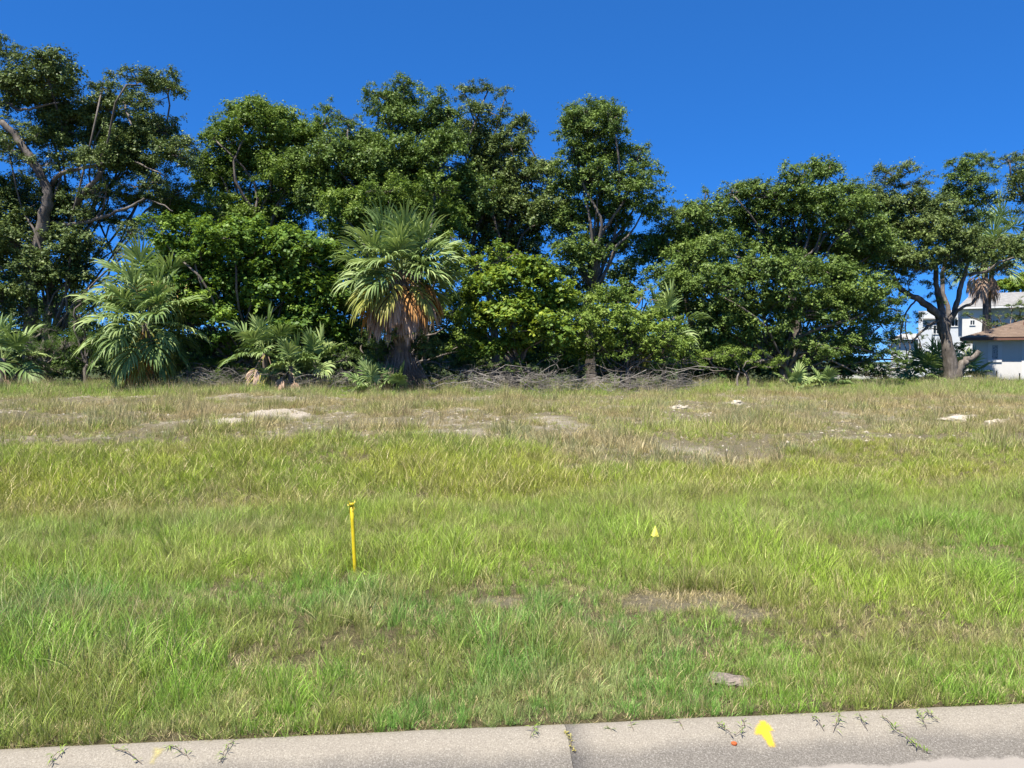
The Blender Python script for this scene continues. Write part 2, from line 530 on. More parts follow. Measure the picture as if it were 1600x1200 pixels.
ANG = math.atan(0.0935)
CURB_PROF = [(.02, -.16), (.02, -.012), (.0, -.002), (-.035, .004), (-.07, .0), (-.11, -.014), (-.16, -.040), (-.215, -.068), (-.27, -.088), (-.34, -.098), (-.60, -.082), (-.60, -.22)]
curb = empty('curb', (0, 3.33, 0), ANG)
tag(curb, 'pale concrete roadside curb sloping into a grey stained gutter', kind='structure')
JOINT0 = .235
for k in range(-6, 7):
    x0 = JOINT0 + k * 3.05 + .0006; x1 = x0 + 3.05 - .0012
    nseg = 24
    mb = MB(); rows = []
    rs = np.random.RandomState(50 + k)
    for i in range(nseg + 1):
        xx = x0 + (x1 - x0) * i / nseg
        inset = .0008 if i in (0, nseg) else 0
        for j, (yy, zz) in enumerate(CURB_PROF):
            jig = rs.uniform(-.0015, .0015) if 1 < j < 10 and 0 < i < nseg else 0
            mb.v.append((xx, yy + (rs.uniform(-.004, .003) if j in (1, 2) and 0 < i < nseg else 0), zz + jig - inset))
    np_ = len(CURB_PROF)
    for i in range(nseg):
        for j in range(np_ - 1):
            a = i * np_ + j
            mb.f.append((a, a + 1, a + 1 + np_, a + np_))
    mb.f.append(tuple(range(np_))); mb.f.append(tuple(nseg * np_ + j for j in reversed(range(np_))))
    mb.build('curb_section', M['concrete'], curb, smooth=True)
road = MB()
road.face((-60, -14, -.082), (60, -14, -.082), (60, -.603, -.086), (-60, -.603, -.086))
r_ = road.build('road', M['asphalt'], loc=(0, 3.33, 0)); r_.rotation_euler = (0, 0, ANG)
tag(r_, 'dark asphalt road beside the curb gutter', kind='structure')

# ------------------------------------------------------------------ trees: limbs and leaves
def leaves_np(rs, C, Nrm, L, W):
    """rhomb shaped leaves at C facing Nrm"""
    n = len(C)
    Nn = Nrm / (np.linalg.norm(Nrm, axis=1, keepdims=True) + 1e-9)
    r = rs.normal(size=(n, 3)); r[:, 2] -= .35
    T = r - Nn * (r * Nn).sum(1, keepdims=True)
    T /= np.linalg.norm(T, axis=1, keepdims=True) + 1e-9
    B = np.cross(Nn, T)
    L = L[:, None]; W = W[:, None]
    v = np.stack([C - T * L * .5, C - B * W * .5 + Nn * W * .12, C + T * L * .5, C + B * W * .5 + Nn * W * .12], 1)
    return v.reshape(-1, 3)

CLUMPS = {}
LEAFTRI = [0]
QUAD_LEAVES = ('vine_leaves', 'yellow_vine_leaves')
def clump_set(mat, L, aspect, flat, nleaf, tri):
    """eight leafy sprays of about 1 m across: twiglets that fan out from the middle, leaves along each"""
    key = (L, aspect, flat, nleaf, tri)
    if key in CLUMPS: return CLUMPS[key]
    out = []
    for v in range(8):
        rs = np.random.RandomState(900 + v + 17 * len(CLUMPS))
        C = []; Nn = []; T = []
        nt_ = 13
        for k in range(nt_):
            d = rs.normal(size=3); d[2] = d[2] * flat + .12; d /= np.linalg.norm(d)
            r1 = rs.uniform(.55, 1.12); m_ = nleaf // nt_
            t = rs.rand(m_) ** .55
            p = d * (t * r1)[:, None] * np.array([1, 1, flat]) + rs.normal(0, .10, (m_, 3)) * (.5 + .9 * t[:, None])
            p[:, 2] -= .10 * t * t
            C.append(p); Nn.append(np.array([0, 0, .75]) + d * .55 + rs.normal(0, .42, (m_, 3)))
            T.append(.5 + rs.normal(0, .06) + rs.normal(0, .15, m_) + .10 * (t - .5))
        C = np.concatenate(C) * .5; Nn = np.concatenate(Nn); T = np.clip(np.concatenate(T), 0, 1)
        Ls = L * rs.uniform(.7, 1.25, len(C))
        V = leaves_np(rs, C, Nn, Ls, Ls * aspect * rs.uniform(.8, 1.2, len(C)))
        if tri:
            q = V.reshape(-1, 4, 3); V = q[:, 1:, :].reshape(-1, 3)
        out.append((V, np.repeat(T, 3 if tri else 4)))
    CLUMPS[key] = out
    return out

def instancer(name, coll, pts, rot, scl, kind, extra, parent=None, mat=None):
    """points that carry a spray or tuft each; extra: one more named point attribute"""
    n = len(pts)
    me = bpy.data.meshes.new(name)
    me.vertices.add(n); me.vertices.foreach_set('co', np.ascontiguousarray(pts, np.float32).ravel())
    a = me.attributes.new('rot', 'FLOAT_VECTOR', 'POINT'); a.data.foreach_set('vector', np.ascontiguousarray(rot, np.float32).ravel())
    a = me.attributes.new('scl', 'FLOAT_VECTOR', 'POINT'); a.data.foreach_set('vector', np.ascontiguousarray(scl, np.float32).ravel())
    a = me.attributes.new('kind_no', 'INT', 'POINT'); a.data.foreach_set('value', np.ascontiguousarray(kind, np.int32))
    nm, val = extra; val = np.asarray(val, np.float32)
    if val.ndim == 1:
        a = me.attributes.new(nm, 'FLOAT', 'POINT'); a.data.foreach_set('value', val)
    else:
        a = me.attributes.new(nm, 'FLOAT_COLOR', 'POINT'); a.data.foreach_set('color', np.concatenate([val, np.ones((n, 1))], 1).astype(np.float32).ravel())
    o = bpy.data.objects.new(name, me); COL.objects.link(o)
    if parent is not None: o.parent = parent
    if mat is not None: me.materials.append(mat)
    key = 'place_' + coll.name
    ng = bpy.data.node_groups.get(key)
    if ng is None:
        ng = bpy.data.node_groups.new(key, 'GeometryNodeTree')
        ng.interface.new_socket('Geometry', in_out='INPUT', socket_type='NodeSocketGeometry')
        ng.interface.new_socket('Geometry', in_out='OUTPUT', socket_type='NodeSocketGeometry')
        gi = ng.nodes.new('NodeGroupInput'); go = ng.nodes.new('NodeGroupOutput')
        ip = ng.nodes.new('GeometryNodeInstanceOnPoints'); ci = ng.nodes.new('GeometryNodeCollectionInfo')
        ci.inputs['Collection'].default_value = coll; ci.inputs['Separate Children'].default_value = True; ci.inputs['Reset Children'].default_value = True
        def na(nm, dt):
            x = ng.nodes.new('GeometryNodeInputNamedAttribute'); x.data_type = dt; x.inputs['Name'].default_value = nm
            return next(q for q in x.outputs if q.enabled and q.name == 'Attribute')
        e2r = ng.nodes.new('FunctionNodeEulerToRotation')
        Lk = ng.links.new
        Lk(gi.outputs[0], ip.inputs['Points']); Lk(ci.outputs[0], ip.inputs['Instance'])
        ip.inputs['Pick Instance'].default_value = True
        Lk(na('kind_no', 'INT'), ip.inputs['Instance Index'])
        Lk(na('rot', 'FLOAT_VECTOR'), e2r.inputs[0]); Lk(e2r.outputs[0], ip.inputs['Rotation'])
        Lk(na('scl', 'FLOAT_VECTOR'), ip.inputs['Scale']); Lk(ip.outputs[0], go.inputs[0])
    md = o.modifiers.new('leaves', 'NODES'); md.node_group = ng
    return o

def make_crown(name, parent, lobes, mat, rs, dens=1.0, leaf=.166, clump=(.32, .64), per=143, flat=.7, tone=.5, aspect=.55, loc=None, fill=.30):
    """lobes: (centre, rx, ry, rz, density). Returns clump centres for the twigs"""
    PT = []; SC_ = []; TN = []; RT = []; cl = []
    for (c, rx, ry, rz, dn) in lobes:
        area = 4 * pi * ((rx * ry) ** 1.6 / 3 + (rx * rz) ** 1.6 / 3 + (ry * rz) ** 1.6 / 3) ** (1 / 1.6)
        rmean = np.mean(clump)
        ncl = max(4, int(area / (pi * rmean * rmean) * 2.35 * dens * dn))
        d = rs.normal(size=(ncl, 3)); d /= np.linalg.norm(d, axis=1, keepdims=True)
        d[:, 2] = np.where((d[:, 2] < -.35) & (rs.rand(ncl) < .6), -d[:, 2], d[:, 2])
        u = np.where(rs.rand(ncl) < fill, rs.uniform(.15, .7, ncl), rs.uniform(.70, 1.06, ncl))
        bump_ = 1 + .24 * np.sin(d[:, 0] * 5 + c[0]) * np.cos(d[:, 2] * 6 + c[1])
        cc = np.array(c) + d * np.array([rx, ry, rz]) * (u * bump_)[:, None]
        cr = rs.uniform(clump[0], clump[1], ncl) * np.clip(min(rx, rz) / .9, .5, 1.0)
        PT.append(cc); SC_.append(cr * 2); TN.append(tone - .5 + rs.normal(0, .13, ncl) + .08 * d[:, 2])
        cl.append(cc)
    PT = np.concatenate(PT); SC_ = np.concatenate(SC_); TN = np.concatenate(TN); n = len(PT)
    rot = np.stack([rs.normal(0, .25, n), rs.normal(0, .25, n), rs.uniform(0, 2 * pi, n)], 1)
    tri = mat.name not in QUAD_LEAVES
    if loc is not None: PT = PT - np.array(loc)
    kinds = rs.randint(0, 8, n)
    # turn every spray its own way and write it into one mesh
    ca, sa = np.cos(rot[:, 2]), np.sin(rot[:, 2]); cb, sb = np.cos(rot[:, 0]), np.sin(rot[:, 0])
    VV = []; TT = []
    tm = clump_set(mat, leaf, aspect, flat, per, tri)
    for k in range(8):
        m_ = kinds == k
        if not m_.any(): continue
        Vt, Tt = tm[k]
        y1 = Vt[None, :, 1] * cb[m_][:, None] - Vt[None, :, 2] * sb[m_][:, None]
        z1 = Vt[None, :, 1] * sb[m_][:, None] + Vt[None, :, 2] * cb[m_][:, None]
        x1 = np.broadcast_to(Vt[None, :, 0], y1.shape)
        x2 = x1 * ca[m_][:, None] - y1 * sa[m_][:, None]; y2 = x1 * sa[m_][:, None] + y1 * ca[m_][:, None]
        VV.append((np.stack([x2, y2, z1], -1) * SC_[m_][:, None, None] + PT[m_][:, None, :]).reshape(-1, 3))
        TT.append(np.clip(Tt[None, :] + TN[m_][:, None], 0, 1).ravel())
    VV = np.concatenate(VV); TT = np.concatenate(TT); kc = 3 if tri else 4
    me = np_mesh(name, VV, np.arange(len(VV), dtype=np.int32).reshape(-1, kc), {'leaf_tone': TT})
    link(name, me, mat, parent)
    LEAFTRI[0] += len(VV) // kc * (kc - 2)
    return cl, n * per

def wander(rs, a, b, n=6, amt=.12, sag=0.0):
    """a smooth crooked line from a to b"""
    a = np.array(a, float); b = np.array(b, float); L = np.linalg.norm(b - a)
    w = [rs.normal(0, amt * L * k, 3) for k in (.42, .30, .14)]
    pts = []
    for i in range(n + 1):
        t = i / n
        p = a + (b - a) * t + w[0] * sin(pi * t) + w[1] * sin(2 * pi * t) + w[2] * sin(3 * pi * t)
        p[2] += sag * L * sin(pi * t)
        pts.append(p)
    return pts

NLEAF = [0]
def make_tree(name, label, cat, base, d, lobes, mat, seed, trunk_r=.22, limbs=(), dens=1.0, group=None, bark='bark', twigs=True, auto=True, forks=1, auto_r=1.0, **kw):
    """base: photo column of the trunk; lobes: (px, py, rx px, ry px[, density[, depth offset]])"""
    rs = np.random.RandomState(seed)
    g = GX(base, d)
    root = empty(name, g)
    tag(root, label, cat, group)
    L = []
    for lb in lobes:
        px, py, rx, ry = lb[:4]
        dn = lb[4] if len(lb) > 4 else 1.0
        dd = d + (lb[5] if len(lb) > 5 else rs.uniform(-1.1, 1.1))
        c = P(px, py, dd); k = dd / FPX
        L.append((tuple(c), rx * k * 1.05, max(.5, (rx + ry) * .5 * k * .95), ry * k, dn))
    cl, n = make_crown('crown', root, L, M[mat], rs, dens, loc=g, **kw)
    NLEAF[0] += n
    mb = MB()
    gv = np.array(g)
    top = np.mean([np.array(l[0]) for l in L], axis=0)
    zlo = min(l[0][2] - l[3] for l in L)
    if auto:
        for f in range(forks):
            bx = gv + np.array([rs.uniform(-.5, .5) * (forks > 1), rs.uniform(-.4, .4) * (forks > 1), -.15])
            crotch = bx + (np.array([top[0], top[1], max(zlo, bx[2] + 1.2)]) - bx) * np.array([.35, .35, .9]) + rs.normal(0, .15, 3)
            pts = wander(rs, bx, crotch, 7, .10)
            mb.tube(pts, np.linspace(trunk_r * 1.0, trunk_r * .72, 8) * (1 + .35 * np.exp(-np.arange(8) * 1.5)), 10)
            for li, l in enumerate(L):
                if li % forks != f: continue
                if auto_r < 1 and rs.rand() < .62: continue
                e = np.array(l[0]) + np.array([0, 0, -l[3] * .2])
                pts = wander(rs, crotch, e, 8, .16, .04)
                r0 = trunk_r * rs.uniform(.22, .42) * auto_r
                mb.tube(pts, np.linspace(r0, .035, 9), 7)
    for lm in limbs:
        pl, r0, r1 = lm[:3]; dd = lm[3] if len(lm) > 3 else -1.2
        pts = [np.array(P(px, py, d + dd * (i / max(1, len(pl) - 1)) ** .6)) for i, (px, py) in enumerate(pl)]
        if abs(pl[0][1] - 600) < 12: pts[0][2] = g[2] - .2
        # smooth the hand-set line
        q = []
        for i in range(len(pts) - 1):
            p0 = pts[max(i - 1, 0)]; p1 = pts[i]; p2 = pts[i + 1]; p3 = pts[min(i + 2, len(pts) - 1)]
            for t in np.linspace(0, 1, 5)[:-1]:
                q.append(.5 * ((2 * p1) + (-p0 + p2) * t + (2 * p0 - 5 * p1 + 4 * p2 - p3) * t * t + (-p0 + 3 * p1 - 3 * p2 + p3) * t ** 3) + rs.normal(0, .025, 3))
        q.append(pts[-1])
        if lm is limbs[0] and not auto:
            mb.tube(q, list(np.linspace(r0, r1, len(q)) * rs.uniform(.9, 1.12, len(q))), 10)
        else:
            lmb = MB(); lmb.tube([v - gv for v in q], list(np.linspace(r0, r1, len(q)) * rs.uniform(.9, 1.12, len(q))), 9)
            lmb.build('limb', M[bark], root, smooth=True)
    tw = MB()
    if twigs:
        for l, cc in zip(L, cl):
            c0 = np.array(l[0]); k = 0
            for c in cc:
                if rs.rand() < .45:
                    tw.tube(wander(rs, c0 + (c - c0) * rs.uniform(0, .3), c, 4, .22), [.035, .028, .02, .014, .008], 3, cap=False)
    mb.v = [tuple(np.array(v) - gv) for v in mb.v]
    if tw.v:
        tw.v = [tuple(np.array(v) - gv) for v in tw.v]
        tag(tw.build('twigs', M[bark], root), kind='stuff')
    mb.build('trunk', M[bark], root, smooth=True)
    return root

TREES = [
 # name, label, cat, base px, depth, lobes, mat, seed, kwargs
 ('oak_tree', 'tall spreading grey-green oak with bare curving limbs at the far left edge', 'tree', 55, 34,
  [(12, 88, 20, 28), (75, 118, 46, 34, .9), (40, 150, 48, 34, .8), (95, 165, 38, 30, .7), (160, 135, 22, 20, .8), (170, 172, 42, 26, .8), (220, 128, 36, 26, .75), (262, 140, 26, 26, .7), (208, 165, 46, 24, .6),
   (160, 212, 52, 28, .9), (222, 212, 48, 30, .9), (265, 240, 44, 28, .85), (300, 262, 22, 20, .7), (200, 262, 62, 28, .75), (55, 215, 34, 26, .6), (115, 250, 44, 26, .6), (15, 235, 22, 34, .8),
   (60, 262, 34, 22, .6), (230, 290, 48, 22, .6), (150, 305, 44, 18, .5), (25, 310, 44, 40, 1.), (75, 350, 44, 30, .9), (20, 385, 50, 50, 1.), (110, 385, 38, 34, .8), (60, 430, 44, 36, .9), (10, 470, 40, 44, 1.), (170, 340, 34, 14, .45), (95, 205, 46, 34, .9), (150, 250, 44, 28, .9), (250, 205, 36, 24, .8), (185, 232, 40, 30, .9), (20, 140, 26, 34, .8), (130, 180, 30, 26, .7), (95, 320, 44, 30, .9), (170, 300, 34, 24, .8), (215, 315, 34, 20, .8), (270, 305, 34, 22, .8), (130, 345, 30, 22, .8), (125, 385, 34, 24, .9), (170, 348, 38, 20, .9), (205, 368, 30, 18, .8), (118, 430, 30, 30, .9), (196, 395, 22, 14, .6), (-50, 200, 60, 70, .6), (-60, 360, 60, 80, .6)],
  'oak_grey', 11, dict(trunk_r=.30, tone=.48, dens=1.35, auto_r=.5, limbs=[
   ([(50, 600), (48, 500), (52, 420), (68, 345), (75, 312), (70, 286), (50, 250), (28, 218), (2, 190)], .30, .13),
   ([(74, 600), (72, 520), (78, 440), (70, 400)], .20, .14, 0),
   ([(75, 308), (84, 283), (105, 268), (135, 262), (160, 255)], .12, .05),
   ([(118, 322), (128, 306), (142, 288), (158, 268)], .13, .09),
   ([(10, 158), (28, 170), (45, 171), (70, 164), (92, 160)], .07, .03),
   ([(28, 218), (48, 216), (60, 208)], .06, .02),
   ([(68, 345), (110, 350), (160, 340), (205, 322), (225, 310)], .10, .04),
   ([(225, 310), (250, 318), (270, 330)], .04, .02), ([(192, 160), (200, 178), (206, 195)], .05, .03), ([(190, 240), (230, 262), (262, 276)], .05, .02),
   ([(40, 400), (10, 370), (-20, 350)], .2, .12)])),
 ('oak_tree', 'rounded bushy green oak rising just right of the spreading far-left oak', 'tree', 420, 37,
  [(398, 190, 48, 38), (352, 225, 34, 36), (438, 202, 40, 40), (470, 225, 38, 36), (335, 215, 12, 14, .6), (345, 285, 40, 40), (400, 265, 56, 44), (460, 285, 56, 46), (420, 345, 70, 48), (350, 345, 50, 36), (300, 325, 40, 26), (265, 335, 34, 24), (228, 362, 32, 16, .8), (320, 260, 26, 24, .8), (500, 200, 26, 24, .8)],
  'oak_bright', 12, dict(trunk_r=.26, tone=.5, dens=1.25)),
 ('oak_tree', 'highest dark oak in the middle of the tree line, with a ragged top', 'tree', 640, 36,
  [(515, 172, 18, 22, .6), (545, 190, 22, 20, .6), (592, 150, 28, 20, .8), (632, 132, 24, 20, .85), (622, 165, 36, 28, .9), (600, 190, 32, 24, .7), (675, 165, 26, 24, .7), (655, 200, 42, 34), (700, 188, 24, 24, .7), (560, 232, 42, 36), (520, 245, 34, 34),
   (625, 250, 54, 42), (692, 245, 42, 44), (560, 300, 55, 42), (640, 310, 58, 42), (700, 320, 44, 44), (510, 320, 40, 40), (480, 260, 36, 34), (590, 265, 40, 34), (735, 300, 34, 36), (655, 280, 40, 34)],
  'oak', 13, dict(trunk_r=.30, tone=.5, dens=1.25)),
 ('oak_tree', 'loose-topped oak right of the highest oak, sky showing through its crown', 'tree', 780, 38,
  [(728, 145, 20, 20, .55), (762, 140, 24, 16, .55), (788, 152, 14, 20, .5), (748, 175, 30, 22, .55), (778, 190, 22, 22, .5), (815, 205, 24, 22, .7), (740, 220, 38, 32, .9), (790, 235, 38, 28, .8), (760, 275, 48, 38, .9), (820, 280, 40, 34, .9), (850, 262, 20, 20, .6), (790, 335, 56, 44), (740, 350, 44, 44), (845, 340, 40, 44, .8), (800, 390, 50, 30, .7)],
  'oak_grey', 14, dict(trunk_r=.26, tone=.55, dens=1.5, limbs=[([(775, 600), (770, 480), (745, 420), (738, 380), (760, 330)], .22, .10, -.5), ([(738, 390), (720, 360), (705, 340)], .09, .05, -.5), ([(745, 200), (738, 180), (732, 160)], .05, .02)])),
 ('oak_tree', 'tall conical oak standing alone against the sky right of centre', 'tree', 935, 36,
  [(925, 178, 40, 24), (900, 195, 26, 26), (955, 192, 22, 28), (925, 212, 46, 28, .9), (900, 245, 36, 28, .9), (955, 245, 42, 28, .9), (1000, 235, 18, 18, .7), (1005, 262, 24, 22, .8), (985, 290, 42, 28, .85), (930, 290, 46, 34, .85), (882, 290, 28, 30, .8), (1005, 325, 36, 26, .8), (945, 335, 48, 32, .8), (885, 345, 38, 38, .85), (960, 385, 56, 30, .7), (895, 400, 50, 30, .8)],
  'oak', 15, dict(trunk_r=.28, tone=.55, dens=1.3)),
 ('oak_tree', 'small twiggy oak filling the dip between the conical oak and the right-hand oaks', 'tree', 1060, 37,
  [(1050, 325, 18, 18, .7), (1075, 340, 24, 20, .7), (1104, 298, 6, 9, .5), (1105, 330, 18, 18, .6), (1040, 358, 28, 22, .7), (1090, 375, 40, 26, .9), (1030, 400, 40, 24, .6)],
  'oak', 16, dict(trunk_r=.16, tone=.5, dens=1.5, limbs=[([(1065, 600), (1060, 480), (1070, 400), (1098, 340), (1103, 300)], .15, .02, 0)])),
 ('oak_tree', 'broad green oak with a two-humped top right of the small twiggy oak', 'tree', 1235, 37,
  [(1145, 300, 22, 20, .8), (1170, 305, 34, 24), (1210, 305, 34, 22), (1245, 282, 24, 24), (1285, 275, 30, 26), (1298, 255, 14, 12, .6), (1258, 262, 10, 12, .6), (1230, 330, 50, 36), (1290, 325, 46, 36), (1335, 305, 26, 22), (1160, 350, 44, 38), (1330, 345, 40, 40), (1215, 385, 60, 40), (1290, 390, 56, 40), (1100, 345, 40, 34), (1060, 390, 44, 30), (1370, 380, 36, 34)],
  'oak', 17, dict(trunk_r=.26, tone=.55, dens=1.2)),
 ('oak_tree', 'leaning oak with thick forked trunk and heavy bare limbs beside the brown-roofed house', 'tree', 1486, 40,
  [(1385, 270, 22, 18, .55), (1420, 270, 26, 18, .5), (1400, 292, 36, 18, .6), (1355, 300, 24, 18, .8), (1445, 285, 18, 16, .5), (1370, 325, 40, 26, .9), (1425, 325, 44, 28, .8), (1390, 362, 50, 30), (1450, 362, 44, 28, .8), (1490, 372, 40, 26, .7), (1535, 392, 44, 24, .85), (1580, 395, 34, 28, .8), (1560, 422, 38, 16, .6), (1370, 405, 50, 30), (1430, 402, 44, 24, .9), (1490, 410, 34, 16, .7), (1385, 440, 30, 18, .7),
   (1440, 500, 12, 14, .45), (1470, 470, 12, 16, .4), (1500, 430, 22, 10, .5), (1398, 475, 14, 12, .4), (1418, 442, 20, 14, .7), (1452, 440, 18, 12, .6), (1482, 440, 16, 12, .6), (1440, 420, 40, 20, .8), (1462, 515, 12, 10, .5), (1430, 492, 12, 10, .5), (1450, 462, 10, 8, .4), (1500, 400, 40, 24, .8), (1460, 335, 36, 26, .8), (1340, 380, 36, 40, .9), (1402, 505, 12, 18, .6), (1405, 470, 14, 16, .7), (1395, 530, 14, 18, .8)],
  'oak_grey', 18, dict(trunk_r=.3, tone=.58, auto=False, dens=1.35, limbs=[
   ([(1487, 600), (1486, 575), (1481, 545), (1475, 512), (1468, 494)], .36, .23, 0),
   ([(1489, 592), (1500, 576), (1509, 564), (1518, 561), (1530, 548)], .28, .10, -.3),
   ([(1470, 498), (1455, 482), (1432, 466), (1408, 452), (1395, 430)], .22, .10, -.3),
   ([(1473, 502), (1470, 476), (1464, 450), (1462, 422), (1455, 395)], .20, .09, .2),
   ([(1478, 508), (1492, 488), (1498, 460), (1506, 435), (1512, 410)], .17, .07, 0),
   ([(1484, 500), (1500, 482), (1518, 474), (1532, 456)], .10, .06, -.6),
   ([(1470, 500), (1455, 506), (1440, 518), (1424, 536)], .09, .05, -.3),
   ([(1512, 430), (1540, 424), (1562, 410), (1584, 402)], .08, .04, -.8),
   ([(1430, 470), (1415, 488), (1408, 520), (1406, 545)], .05, .03, -.5)])),
 ('oak_tree', 'oak top standing up behind the forked oak near the right edge of the photo', 'tree', 1474, 46,
  [(1495, 262, 22, 18, .7), (1528, 252, 26, 18, .7), (1552, 248, 12, 12, .6), (1515, 285, 34, 22, .8), (1490, 310, 26, 22, .7), (1530, 315, 24, 22, .7), (1510, 345, 30, 20, .6)],
  'oak', 19, dict(trunk_r=.16, tone=.5, dens=1.3, auto_r=.6)),
 ('oak_tree', 'grey-leaved oak reaching in from the right edge above the brown-roofed house', 'tree', 1660, 42,
  [(1578, 252, 18, 16, .6), (1596, 245, 18, 16, .7), (1590, 280, 26, 20, .7), (1602, 312, 26, 20, .7), (1640, 290, 50, 60, .6), (1620, 335, 26, 14, .6), (1650, 400, 50, 40, .6)],
  'oak_grey', 20, dict(trunk_r=.26, tone=.45)),
 ('vine_draped_tree', 'tree smothered in bright green vines between the left palm and the big palm', 'tree', 390, 31,
  [(250, 350, 34, 20), (300, 375, 48, 34), (260, 400, 28, 26), (360, 378, 46, 36), (415, 385, 46, 38), (468, 400, 44, 40), (320, 430, 46, 40), (385, 440, 52, 42), (455, 455, 52, 42), (505, 420, 34, 42), (340, 490, 46, 34), (410, 500, 52, 32), (480, 510, 46, 34), (515, 470, 34, 36), (300, 470, 30, 36), (330, 545, 46, 24), (270, 440, 34, 36), (275, 505, 34, 30), (245, 420, 26, 26), (395, 552, 46, 22), (520, 535, 36, 34), (465, 560, 34, 20, .7)],
  'vine', 21, dict(trunk_r=.15, tone=.42, leaf=.145, per=130, aspect=.75, forks=3, flat=.7)),
 ('vine_draped_tree', 'vine-covered tree right behind the crown of the big central palm', 'tree', 640, 33.5,
  [(530, 330, 42, 34), (580, 345, 40, 40), (540, 375, 34, 34), (690, 350, 42, 36), (715, 395, 26, 34, .8), (680, 300, 36, 24), (600, 300, 44, 24), (640, 350, 50, 44), (545, 420, 30, 34), (705, 440, 22, 40, .6), (545, 475, 30, 32), (565, 525, 28, 26), (705, 495, 24, 32), (716, 545, 22, 26)],
  'oak_bright', 22, dict(trunk_r=.18, tone=.5, aspect=.7)),
 ('vine_draped_tree', 'yellow-green vine thicket pressing against the right side of the big central palm', 'tree', 800, 30,
  [(785, 405, 38, 22), (745, 420, 24, 22), (740, 462, 24, 28), (785, 450, 42, 32), (835, 440, 38, 34), (755, 500, 38, 30), (810, 495, 46, 36), (870, 470, 40, 32), (740, 545, 28, 22), (785, 545, 42, 28), (850, 520, 46, 34), (880, 555, 40, 22, .9)],
  'vine_yellow', 23, dict(trunk_r=.12, tone=.45, leaf=.145, per=130, aspect=.8, forks=3, flat=.7)),
 ('shrub_thicket', 'mixed olive green shrubs above the tangle of dead branches right of centre', 'shrub', 960, 30,
  [(920, 470, 36, 26), (965, 465, 30, 26), (1005, 455, 22, 18, .7), (915, 510, 44, 30), (970, 505, 44, 32), (1015, 505, 36, 30, .8), (930, 548, 46, 24), (990, 550, 46, 24), (1040, 540, 36, 28), (1050, 500, 28, 20, .6), (1075, 545, 30, 26, .9, .2), (1010, 470, 26, 18, .7), (1062, 565, 30, 16, 1, -.3)],
  'oak_bright', 24, dict(trunk_r=.08, tone=.6, forks=4, aspect=.62)),
 ('oak_tree', 'dense low-branched oak whose leaves reach the ground right of the shrub thicket', 'tree', 1230, 34,
  [(1075, 410, 40, 32), (1120, 395, 40, 34), (1065, 450, 36, 30), (1115, 450, 46, 38), (1175, 430, 50, 40), (1240, 430, 50, 40), (1300, 440, 46, 40), (1120, 500, 46, 34), (1180, 490, 50, 38), (1250, 490, 50, 40), (1320, 485, 46, 38), (1365, 460, 30, 36), (1375, 505, 26, 26, .8), (1200, 538, 50, 26, .9), (1270, 545, 50, 24, .9), (1330, 545, 44, 26, .9), (1378, 552, 26, 18, .8), (1305, 572, 34, 14, .9), (1400, 560, 16, 10, .7), (1250, 575, 36, 14), (1360, 575, 30, 12, .8), (1120, 545, 40, 26), (1165, 572, 30, 16), (1050, 480, 34, 30), (1385, 480, 20, 30, .9), (1040, 430, 26, 24)],
  'oak', 25, dict(trunk_r=.24, tone=.6, forks=3)),
 ('shrub', 'low bright green shrub at the grass edge right of the dead branches', 'shrub', 1170, 30.5,
  [(1110, 562, 30, 14), (1150, 556, 30, 16), (1190, 562, 28, 15), (1218, 568, 14, 11), (1085, 572, 22, 12)],
  'oak_bright', 26, dict(trunk_r=.05, tone=.62, forks=3)),
 ('cedar_tree', 'dark green cedar with upright sprays left of the left palm', 'tree', 135, 32,
  [(128, 470, 12, 18), (125, 500, 20, 22), (128, 535, 28, 22), (145, 560, 30, 20), (100, 545, 22, 24)],
  'cedar', 27, dict(trunk_r=.10, tone=.55, leaf=.11, aspect=.3, clump=(.16, .34), per=190, flat=1.3)),
 ('cedar_tree', 'short cedar beneath the spreading far-left oak', 'tree', 70, 32.5,
  [(72, 495, 12, 16), (66, 520, 22, 20), (75, 548, 28, 20), (40, 535, 20, 22)],
  'cedar', 28, dict(trunk_r=.10, tone=.45, leaf=.11, aspect=.3, clump=(.16, .34), per=190, flat=1.3)),
 ('shrub', 'low grey-green shrub in the grass at the far left edge', 'shrub', 40, 31,
  [(-10, 570, 26, 20), (25, 568, 28, 16), (60, 575, 26, 14), (90, 580, 22, 12), (50, 558, 20, 12)],
  'oak_grey', 29, dict(trunk_r=.04, tone=.55, forks=3, clump=(.2, .4))),
 ('shrub', 'low dark shrub under the vine-draped tree left of the small palms', 'shrub', 300, 30,
  [(265, 545, 26, 18), (290, 565, 28, 18), (330, 575, 30, 16), (365, 580, 24, 12), (255, 580, 20, 14)],
  'oak_bright', 30, dict(trunk_r=.04, tone=.35, forks=3, clump=(.2, .4))),
 ('shrub', 'small dark shrub at the foot of the big central palm on its left', 'shrub', 555, 29.6,
  [(545, 555, 22, 18), (565, 535, 20, 22), (540, 580, 24, 14), (575, 575, 18, 14)],
  'oak', 31, dict(trunk_r=.04, tone=.35, forks=2, clump=(.2, .4))),
 ('shrub', 'low scrub growing through the dead branches right of the big palm', 'shrub', 790, 29.4,
  [(725, 575, 22, 12, .7), (770, 572, 28, 14, .7), (820, 578, 28, 12, .7), (860, 580, 26, 12, .7)],
  'oak_grey', 37, dict(trunk_r=.03, tone=.35, forks=3, clump=(.18, .36))),
 ('shrub', 'low scrub growing through the long branch tangle below the shrub thicket', 'shrub', 985, 29.5,
  [(905, 578, 26, 12, .7), (950, 580, 28, 11, .7), (1000, 577, 28, 12, .7), (1045, 575, 24, 12, .7)],
  'oak_grey', 38, dict(trunk_r=.03, tone=.35, forks=3, clump=(.18, .36))),
